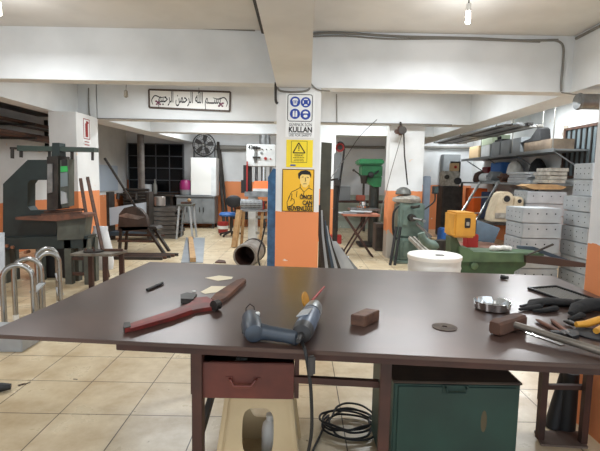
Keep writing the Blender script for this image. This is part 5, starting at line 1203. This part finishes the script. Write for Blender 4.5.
# red can and bench behind saw
rt2 = thing('low_bench', 'low bench with reddish brown top behind the green saw', 'bench', (at(485, 250, 7.4).x, 7.4, 0))
xa, xb = at(459, 245, 7.3).x, at(503, 245, 7.3).x; zt = at(485, 247, 7.2).z
M().span((xa, 7.0, zt-0.04), (xb, 7.8, zt)).obj('top', mat('bench_top_brown', (150, 112, 94), 0.6, 0, (128, 94, 80), 4), rt2)
for x in (xa+0.02, xb-0.08):
    for y in (7.04, 7.7): M().span((x, y, 0), (x+0.06, y+0.06, zt-0.04)).obj('leg', 'dark_steel', rt2)
a, b_ = at(466.5, 234, 7.15), at(477, 246, 7.15); M_r = M().span((a.x, 7.1, zt+0.001), (b_.x, 7.3, a.z), bev=0.01)
rc = thing('red_can', 'square red can standing on the low bench behind the yellow guard', 'can', ((a.x+b_.x)/2, 7.2, zt)); M_r.obj('body', 'red', rc)
M().cyl(((a.x+b_.x)/2, 7.2, a.z), ((a.x+b_.x)/2, 7.2, a.z+0.03), 0.025, n=12).obj('cap', 'black', rc)
tag(M().prism([at(477, 221, 7.55), at(500, 229, 7.55), at(494, 243, 7.4), at(476, 241, 7.4)], (0.0, 0.03, 0.02)).obj('steel_sheet', 'blue_grey'), 'dark blue grey sheet panel leaning on the low bench behind the saw', 'panel')
tag(M().span((at(440, 240, 8.2).x, 8.1, 0), (at(451, 240, 8.2).x, 8.4, at(445, 229, 8.1).z), bev=0.02).obj('blue_barrel', 'bright_blue'), 'blue tub standing between the pale green machine and the yellow guard', 'tub')
q = at(436, 238, 8.6); tag(M().span((q.x-0.12, 8.5, 0), (q.x+0.12, 8.75, q.z), bev=0.03).obj('sand_bag', 'cardboard'), 'brown bag standing behind the dark green bender arm', 'bag')
# aluminium ladder leaning on the bench
ld = thing('ladder', 'aluminium ladder leaning towards the cluttered right wall', 'ladder', (at(470, 230, 7.9).x, 7.9, 0))
def lq(px, py, Y=8.0): return at(px, py, Y)
T1, B1, T2, B2 = at(480, 182, 8.6), at(456, 222, 8.3), at(499, 181, 8.6), at(472, 228, 8.3)
def down(T, B): d = B-T; return B + d*(B.z/(-d.z)) if d.z < 0 else B
B1, B2 = down(T1, B1), down(T2, B2)
M().bar(T1, B1, 0.025, 0.04).obj('rail', 'steel', ld); M().bar(T2, B2, 0.025, 0.04).obj('rail', 'steel', ld)
for k in range(1, 5):
    t = k/5; M().bar(T1.lerp(B1, t), T2.lerp(B2, t), 0.022, 0.022).obj('rung', 'steel', ld)
# beige motor housings
def housing(lab, x_c, Y, z0, w_, h_, d_):
    t = thing('blower_housing', lab, 'machine', (x_c, Y, z0), 'beige machine housings')
    b = M(); pts = []
    for j in range(13):
        a_ = PI*j/12; pts.append(Vector((x_c+w_*0.18+math.cos(a_)*w_*0.36, Y, z0+h_-w_*0.36+math.sin(a_)*w_*0.36)))
    pts += [Vector((x_c-w_*0.42, Y, z0+h_*0.3)), Vector((x_c-w_*0.5, Y, z0)), Vector((x_c+w_*0.45, Y, z0))]
    b.prism(pts, (0, d_, 0)); bmesh.ops.bevel(b.bm, geom=b.bm.edges[:], offset=0.012, segments=2, affect='EDGES')
    b.obj('casing', 'beige_machine', t)
    c = Vector((x_c+w_*0.18, Y-0.001, z0+h_-w_*0.36))
    M().lathe([(0, 0), (w_*0.15, 0), (w_*0.15, 0.012), (0, 0.012)], c, 18, (0, -1, 0)).obj('shaft_hole', 'black', t)
    M().ring(c, w_*0.2, 0.012, (0, 1, 0)).obj('bearing_ring', 'beige_machine', t)
    M().span((x_c-w_*0.35, Y-0.02, z0+h_*0.12), (x_c+w_*0.25, Y-0.001, z0+h_*0.3), bev=0.004).obj('foot_plate', 'cloth_grey', t)
    return t
q = at(500, 222, 8.0)
pb = thing('pallet_stand', 'dark steel stand carrying the two beige machine housings', 'stand', (q.x, 8.1, 0))
M().span((q.x-0.32, 7.9, q.z-0.05), (q.x+0.41, 8.5, q.z)).obj('top', 'dark_steel', pb)
for x in (q.x-0.3, q.x+0.34):
    for y in (7.92, 8.42): M().span((x, y, 0), (x+0.06, y+0.06, q.z-0.05)).obj('leg', 'dark_steel', pb)
h1_ = at(500, 191.5, 8.0).z-q.z
housing('larger beige machine housing with a black shaft hole, on the left', q.x+0.02, 7.98, q.z+0.001, 0.36, h1_, 0.34)
h2_ = at(512, 196.5, 8.0).z-q.z
housing('smaller beige machine housing partly hidden by the grey boxes', q.x+0.28, 8.0, q.z+0.001, 0.23, h2_, 0.34)

# grey perforated boxes in stacks
def metal_box(name, c, w_, d_, h_, lab, group):
    b = M(); x, y, z = c
    b.box((x, y, z+h_/2), (w_, d_, h_-0.008), bev=0.008)
    n0 = len(b.bm.faces)
    for k in range(4): b.lathe([(0.0, 0), (0.011, 0), (0.011, 0.001), (0, 0.001)], (x-w_/2+w_*(k+0.7)/4.4, y-d_/2-0.0005, z+h_*0.62), 10, (0, -1, 0))
    for k in range(4):
        for r in (0.35, 0.68): b.lathe([(0.0, 0), (0.009, 0), (0.009, 0.001), (0, 0.001)], (x-w_/2-0.0005, y-d_/2+d_*(k+0.7)/4.4, z+h_*r), 10, (-1, 0, 0))
    b.mark(1, n0)
    return tag(b.obj(name, ['galv', 'ink']), lab, 'box', group)
L_ = ['lowest', 'second from below', 'third from below', 'fourth from below', 'fifth from below', 'sixth from below', 'seventh from below', 'topmost']
sx0, sx1 = at(522, 230, 6.5).x, at(561, 230, 6.5).x; ztop = at(540, 208, 6.5).z; n_ = 5; hb = ztop/n_
first = metal_box('perforated_box', ((sx0+sx1)/2, 6.77, 0), sx1-sx0, 0.54, hb, 'grey perforated box in the front stack behind the green saw, lowest', 'perforated boxes, front stack')
for k in range(1, n_): dup(first, first.location+Vector(((0.008 if k % 2 else -0.006), 0, hb*k)), 'grey perforated box in the front stack behind the green saw, '+('topmost' if k == n_-1 else L_[k]))
zt2 = at(575, 196, 6.4).z; n2 = 6; xs2 = 3.93; hb2 = zt2/n2
f2 = metal_box('perforated_box', (xs2+0.29, 6.42, 0), 0.58, 0.62, hb2, 'grey perforated box in the stack beside the near right pillar, lowest', 'perforated boxes, pillar stack')
for k in range(1, n2): dup(f2, f2.location+Vector((0.01*math.sin(k*2.0), 0, hb2*k)), 'grey perforated box in the stack beside the near right pillar, '+L_[k])
f3 = metal_box('perforated_box', (xs2+0.36, 6.5, hb2*n2), 0.5, 0.42, 0.235, 'smaller grey perforated box atop the pillar stack, lower of two', 'perforated boxes, pillar stack top')
dup(f3, f3.location+Vector((-0.005, 0, 0.235)), 'smaller grey perforated box atop the pillar stack, upper of two')
bx0, bx1 = at(528, 200, 7.9).x, at(568, 200, 7.9).x; zt3 = at(545, 191.5, 7.9).z; hb3 = zt3/6
f4 = metal_box('perforated_box', ((bx0+bx1)/2, 8.2, 0), bx1-bx0, 0.5, hb3, 'grey perforated box in the rear stack under the wooden plank, lowest', 'perforated boxes, rear stack')
for k in range(1, 6): dup(f4, f4.location+Vector((0, 0.006*(-1)**k, hb3*k)), 'grey perforated box in the rear stack under the wooden plank, '+('topmost' if k == 5 else L_[k]))
tag(M().prism([at(524, 186, 7.95), at(534, 189.5, 7.95), at(562, 189.5, 7.95), at(567, 187, 7.95), at(556, 184.5, 7.95), at(530, 184, 7.95)], (0, 0.3, 0)).obj('wooden_plank', 'wood'), 'pale wooden plank lying across the rear stack of grey boxes', 'plank')
q = at(526, 195, 8.6); gd = thing('round_vent', 'grey machine case with a round black opening left of the rear boxes', 'machine', (q.x, 8.75, 0))
M().span((q.x-0.09, 8.61, 0), (q.x+0.05, 8.9, at(524, 190, 8.6).z), bev=0.01).obj('case', 'cabinet_grey', gd); M().lathe([(0, 0), (0.04, 0), (0.04, 0.01), (0, 0.01)], (q.x, 8.609, q.z), 18, (0, -1, 0)).obj('opening', 'black', gd)
q = at(563, 202, 8.3)

# shelves along the right wall
SX = 4.55
a, b_ = onx(463, 158, SX), onx(554.5, 151, SX)
zs1 = (a.z+b_.z)/2; ya, yb_ = 8.2, 12.9
shf = thing('wall_shelf', 'long grey wall shelf holding boxes high on the right wall', 'shelf', (4.9, 10.5, zs1))
M().span((SX, ya, zs1-0.03), (XR-0.001, yb_, zs1)).span((SX-0.01, ya, zs1-0.05), (SX+0.01, yb_, zs1+0.01)).obj('board', 'cabinet_grey', shf)
for y in (ya+0.15, 9.8, 11.3, yb_-0.2): M().bar((SX+0.08, y, zs1-0.04), (XR-0.01, y, zs1-0.38), 0.03, 0.02).obj('bracket', 'cabinet_grey', shf)
for y in (8.3, 9.9, 11.6): M().cyl((SX+0.02, y, zs1), (SX+0.02, y, CEIL), 0.012, n=8).obj('hanger_rod', 'conduit', shf)
def onshelf(name, lab, cat, px0, px1, h_, mt, X0=4.6, d_=0.42, z=None, group=None, bev=0.01):
    z = zs1 if z is None else z
    y0_, y1_ = onx(px1, 150, X0).y, onx(px0, 150, X0).y
    return tag(M().span((X0, y0_+0.02, z+0.001), (X0+d_, y1_-0.02, z+h_), bev=bev).obj(name, mt), lab, cat, group)
onshelf('storage_box', 'beige box at the far end of the wall shelf', 'box', 469, 479, 0.32, 'cardboard')
onshelf('storage_box', 'white box beside the beige box on the wall shelf', 'box', 480, 490, 0.30, 'white_paint')
onshelf('storage_box', 'pale green tub stacked on the white box on the wall shelf', 'tub', 480.5, 492.5, 0.22, 'pale_green', z=zs1+0.30)
for k, (u, v) in enumerate(((491, 499.5), (500, 510), (510.5, 521))):
    onshelf('grey_crate', ['farthest', 'middle', 'nearest'][k]+' of three grey plastic crates on the wall shelf', 'crate', u, v, 0.33, 'cabinet_grey', group='grey crates on the wall shelf')
onshelf('wooden_crate', 'low brown crate at the near end of the wall shelf', 'crate', 523, 552, 0.20, mat('crate_brown', (128, 112, 94), 0.8, 0, (106, 92, 78), 7))
bc = onx(535, 142, 4.75); b = M()
b.prism([Vector((4.6, bc.y-0.5, zs1+0.202)), Vector((4.6, bc.y+0.42, zs1+0.202)), Vector((4.6, bc.y-0.1, zs1+0.27)), Vector((4.6, bc.y-0.36, zs1+0.46)), Vector((4.6, bc.y-0.44, zs1+0.42))], (0.2, 0, 0))
tag(b.obj('black_bag', 'cloth_black'), 'black pointed bag lying on the brown crate on the wall shelf', 'bag')
q = onx(495, 143, 4.7); tag(M().box((4.75, q.y-0.25, zs1+0.36), (0.2, 0.5, 0.05), bev=0.01).box((4.75, q.y-0.1, zs1+0.42), (0.08, 0.1, 0.12), bev=0.01).obj('black_tool', 'black'), 'black tool lying across the grey crates on the wall shelf', 'tool')
# profiles and sheets hung under the ceiling of the right bay
random.seed(31)
names = ['nearest the beam', 'second from the beam', 'third from the beam', 'fourth from the beam', 'fifth from the beam', 'sixth from the beam', 'closest to the wall']
hr = thing('ceiling_rack', 'steel rack hanging under the ceiling of the right bay', 'rack', (4.4, 10.0, 2.5))
for y in (8.5, 10.4, 12.4): M().span((3.6, y, 2.5), (4.5, y+0.04, 2.52)).cyl((3.62, y+0.02, 2.51), (3.62, y+0.02, CEIL), 0.01, n=8).cyl((4.48, y+0.02, 2.51), (4.48, y+0.02, CEIL), 0.01, n=8).obj('hanger', 'conduit', hr)
for k in range(7):
    x = 3.65+0.118*k; mt = ['galv', 'dark_steel', 'galv', 'steel', 'dark_steel', 'galv', 'conduit'][k]; nm = ['bright', 'dark', 'bright', 'grey', 'dark', 'bright', 'grey'][k]
    tag(M().span((x, 8.2+random.uniform(0, .3), 2.521), (x+0.1, 12.6+random.uniform(0, .5), 2.55+random.uniform(0, .05))).obj('sheet_profile', mt), f'{nm} long sheet profile on the hanging ceiling rack, {names[k]}', 'profile', 'profiles on the ceiling rack')
# second shelf with scrap and a bench below
zs2 = onx(530, 183, 4.5).z
sh2 = thing('scrap_shelf', 'crowded steel shelf below the wall shelf on the right', 'shelf', (4.8, 10.3, zs2))
M().span((4.42, 8.5, zs2-0.04), (XR-0.001, 12.6, zs2)).obj('board', 'cabinet_grey', sh2)
for y in (8.52, 10.4, 12.5):
    M().span((4.44, y, 0), (4.49, y+0.05, zs2-0.04)).obj('leg', 'dark_steel', sh2)
M().span((4.46, 8.5, 0.55), (XR-0.001, 12.6, 0.58)).obj('lower_board', 'dark_steel', sh2)
def scrap(name, lab, cat, px, py_top, w_px, mt, X=4.6, kind='box', d_=0.35, zb=None):
    q0, q1 = onx(px-w_px/2, py_top, X), onx(px+w_px/2, py_top, X); z0 = (zs2 if zb is None else zb)+0.001
    y0_, y1_ = q1.y, q0.y; h_ = max(0.05, (q0.z+q1.z)/2-z0); L2 = y1_-y0_; c = Vector((X+d_/2, (y0_+y1_)/2, z0))
    b = M()
    if kind == 'box': b.box(c+Vector((0, 0, h_/2)), (d_, L2*0.94, h_), bev=0.012)
    elif kind == 'bag':
        r = 0
        rg = []
        for (s_, z) in ((0.8, 0), (1.0, 0.15), (0.95, 0.5), (0.7, 0.8), (0.35, 0.95), (0.15, 1.0)):
            rg.append([c+Vector((d_/2*s_*math.cos(2*PI*j/14)*random.uniform(.82, 1.1), L2/2*s_*math.sin(2*PI*j/14)*random.uniform(.82, 1.1), h_*z)) for j in range(14)])
        b.rings(rg)
    elif kind == 'stack':
        for k in range(4): b.box(c+Vector((random.uniform(-.02, .02), random.uniform(-.04, .04), h_*(k+0.5)/4)), (d_, L2*random.uniform(.8, .98), h_/4-0.006), bev=0.004)
    elif kind == 'cyl': b.cyl(c+Vector((0, -L2/2, h_/2)), c+Vector((0, L2/2, h_/2)), h_/2, n=18)
    elif kind == 'motor':
        b.cyl(c+Vector((-0.12, 0, h_*0.55)), c+Vector((0.14, 0, h_*0.55)), h_*0.42, n=18).box(c+Vector((0, 0, h_*0.08)), (0.24, L2*0.8, h_*0.16)).cyl(c+Vector((-0.2, 0, h_*0.55)), c+Vector((-0.12, 0, h_*0.55)), h_*0.1, n=12)
    return tag(b.obj(name, mt), lab, cat)
random.seed(17)
scrap('plastic_bag', 'white plastic bag in the scrap shelf heap below the grey crates', 'bag', 508, 160, 12, 'cloth_white', kind='bag', X=4.8)
scrap('blue_box', 'blue box lying in the heap below the white box of the wall shelf', 'box', 496, 162.5, 11, 'bright_blue', d_=0.3, kind='box', X=4.82)
scrap('black_sack', 'black sack on the scrap shelf below the near end of the wall shelf', 'sack', 530, 158, 13, 'cloth_black', kind='bag', X=4.82)
scrap('folded_tarp', 'folded grey tarpaulin lying at the near end of the scrap shelf', 'tarpaulin', 543, 168, 18, 'cloth_grey', kind='stack', X=4.45, d_=0.3)
scrap('sheet_pile', 'pile of flat grey metal sheets on the scrap shelf', 'sheets', 519, 172, 24, 'galv', X=4.45, kind='stack', d_=0.3)
scrap('electric_motor', 'dusty grey electric motor on the scrap shelf left of the white bag', 'motor', 488, 171, 11, 'cabinet_grey', X=4.45, kind='motor')
scrap('paint_can', 'pale can in the heap at the far end of the scrap shelf', 'can', 480, 173, 7, 'white_paint', X=4.5, kind='cyl')
scrap('red_box', 'small red box in the heap at the far end of the scrap shelf', 'box', 485, 167, 6, 'red', X=4.97, d_=0.18)
scrap('brown_sack', 'brown sack in the heap at the far end of the scrap shelf', 'sack', 474, 171, 9, 'rust', X=4.6, kind='bag')
scrap('gear_motor', 'rusty gear motor lying on the scrap shelf below the blue box', 'motor', 499, 173, 10, 'rust', X=4.43, kind='motor')
scrap('storage_tub', 'navy tub under the scrap shelf behind the ladder', 'tub', 487, 192, 12, 'navy', X=4.5, zb=0.58)
scrap('storage_tub', 'orange tub under the scrap shelf at the left of the ladder', 'tub', 470, 188, 9, 'orange', X=4.5, zb=0.58)
scrap('storage_tub', 'dark tub under the scrap shelf behind the beige housings', 'tub', 501, 194, 12, 'dark_steel', X=4.5, zb=0.58)
scrap('scrap_crate', 'brown crate under the scrap shelf behind the rear boxes', 'crate', 520, 197, 14, 'cardboard', X=4.5, zb=0.58)
# tool grinder against the far wall of the right bay
TGY = 12.0
def gq2(px, py, dy=0): v = at(px, py, TGY); v.y += dy; return v
tg = thing('tool_grinder', 'grey tool grinding machine with yellow topped head near the far right corner', 'machine', (gq2(452, 230).x, TGY+0.2, 0))
a, b_ = gq2(443, 186), gq2(461, 215); M().span((a.x, TGY, 0), (b_.x, TGY+0.5, a.z), bev=0.02).obj('pedestal', 'dark_steel', tg)
a, b_ = gq2(444, 171), gq2(459, 186); M().span((a.x, TGY-0.05, b_.z), (b_.x, TGY+0.4, a.z), bev=0.03).obj('head', 'cloth_grey', tg)
p = gq2(456.5, 181); M().lathe([(0, 0), (0.09, 0), (0.09, 0.08), (0, 0.08)], (p.x, TGY-0.05, p.z), 20, (0, -1, 0)).obj('grinding_wheel', 'black', tg)
p = gq2(446, 177); M().lathe([(0, 0), (0.06, 0), (0.06, 0.05), (0, 0.05)], (p.x, TGY-0.05, p.z), 16, (0, -1, 0)).obj('hand_wheel', 'dark_steel', tg)
a, b_ = gq2(452, 163), gq2(459, 171); M().span((a.x, TGY+0.0, b_.z), (b_.x, TGY+0.2, a.z), bev=0.01).obj('control_box', 'cardboard', tg)
a, b_ = gq2(454, 161), gq2(463, 176); M().span((a.x, TGY+0.22, b_.z), (b_.x, TGY+0.3, a.z)).obj('rear_panel', 'dark_steel', tg)
p = gq2(455.5, 167); M().ball((p.x, TGY-0.005, p.z), 0.04, n=10).obj('red_knob', 'red', tg)
a, b_ = at(445, 154, 13.4), at(461, 175, 13.4)
tag(M().span((a.x, 13.5, b_.z-0.4), (b_.x, 13.78, a.z), bev=0.01).obj('wall_cabinet', 'cabinet_grey'), 'grey cabinet on the far wall behind the tool grinding machine', 'cabinet')
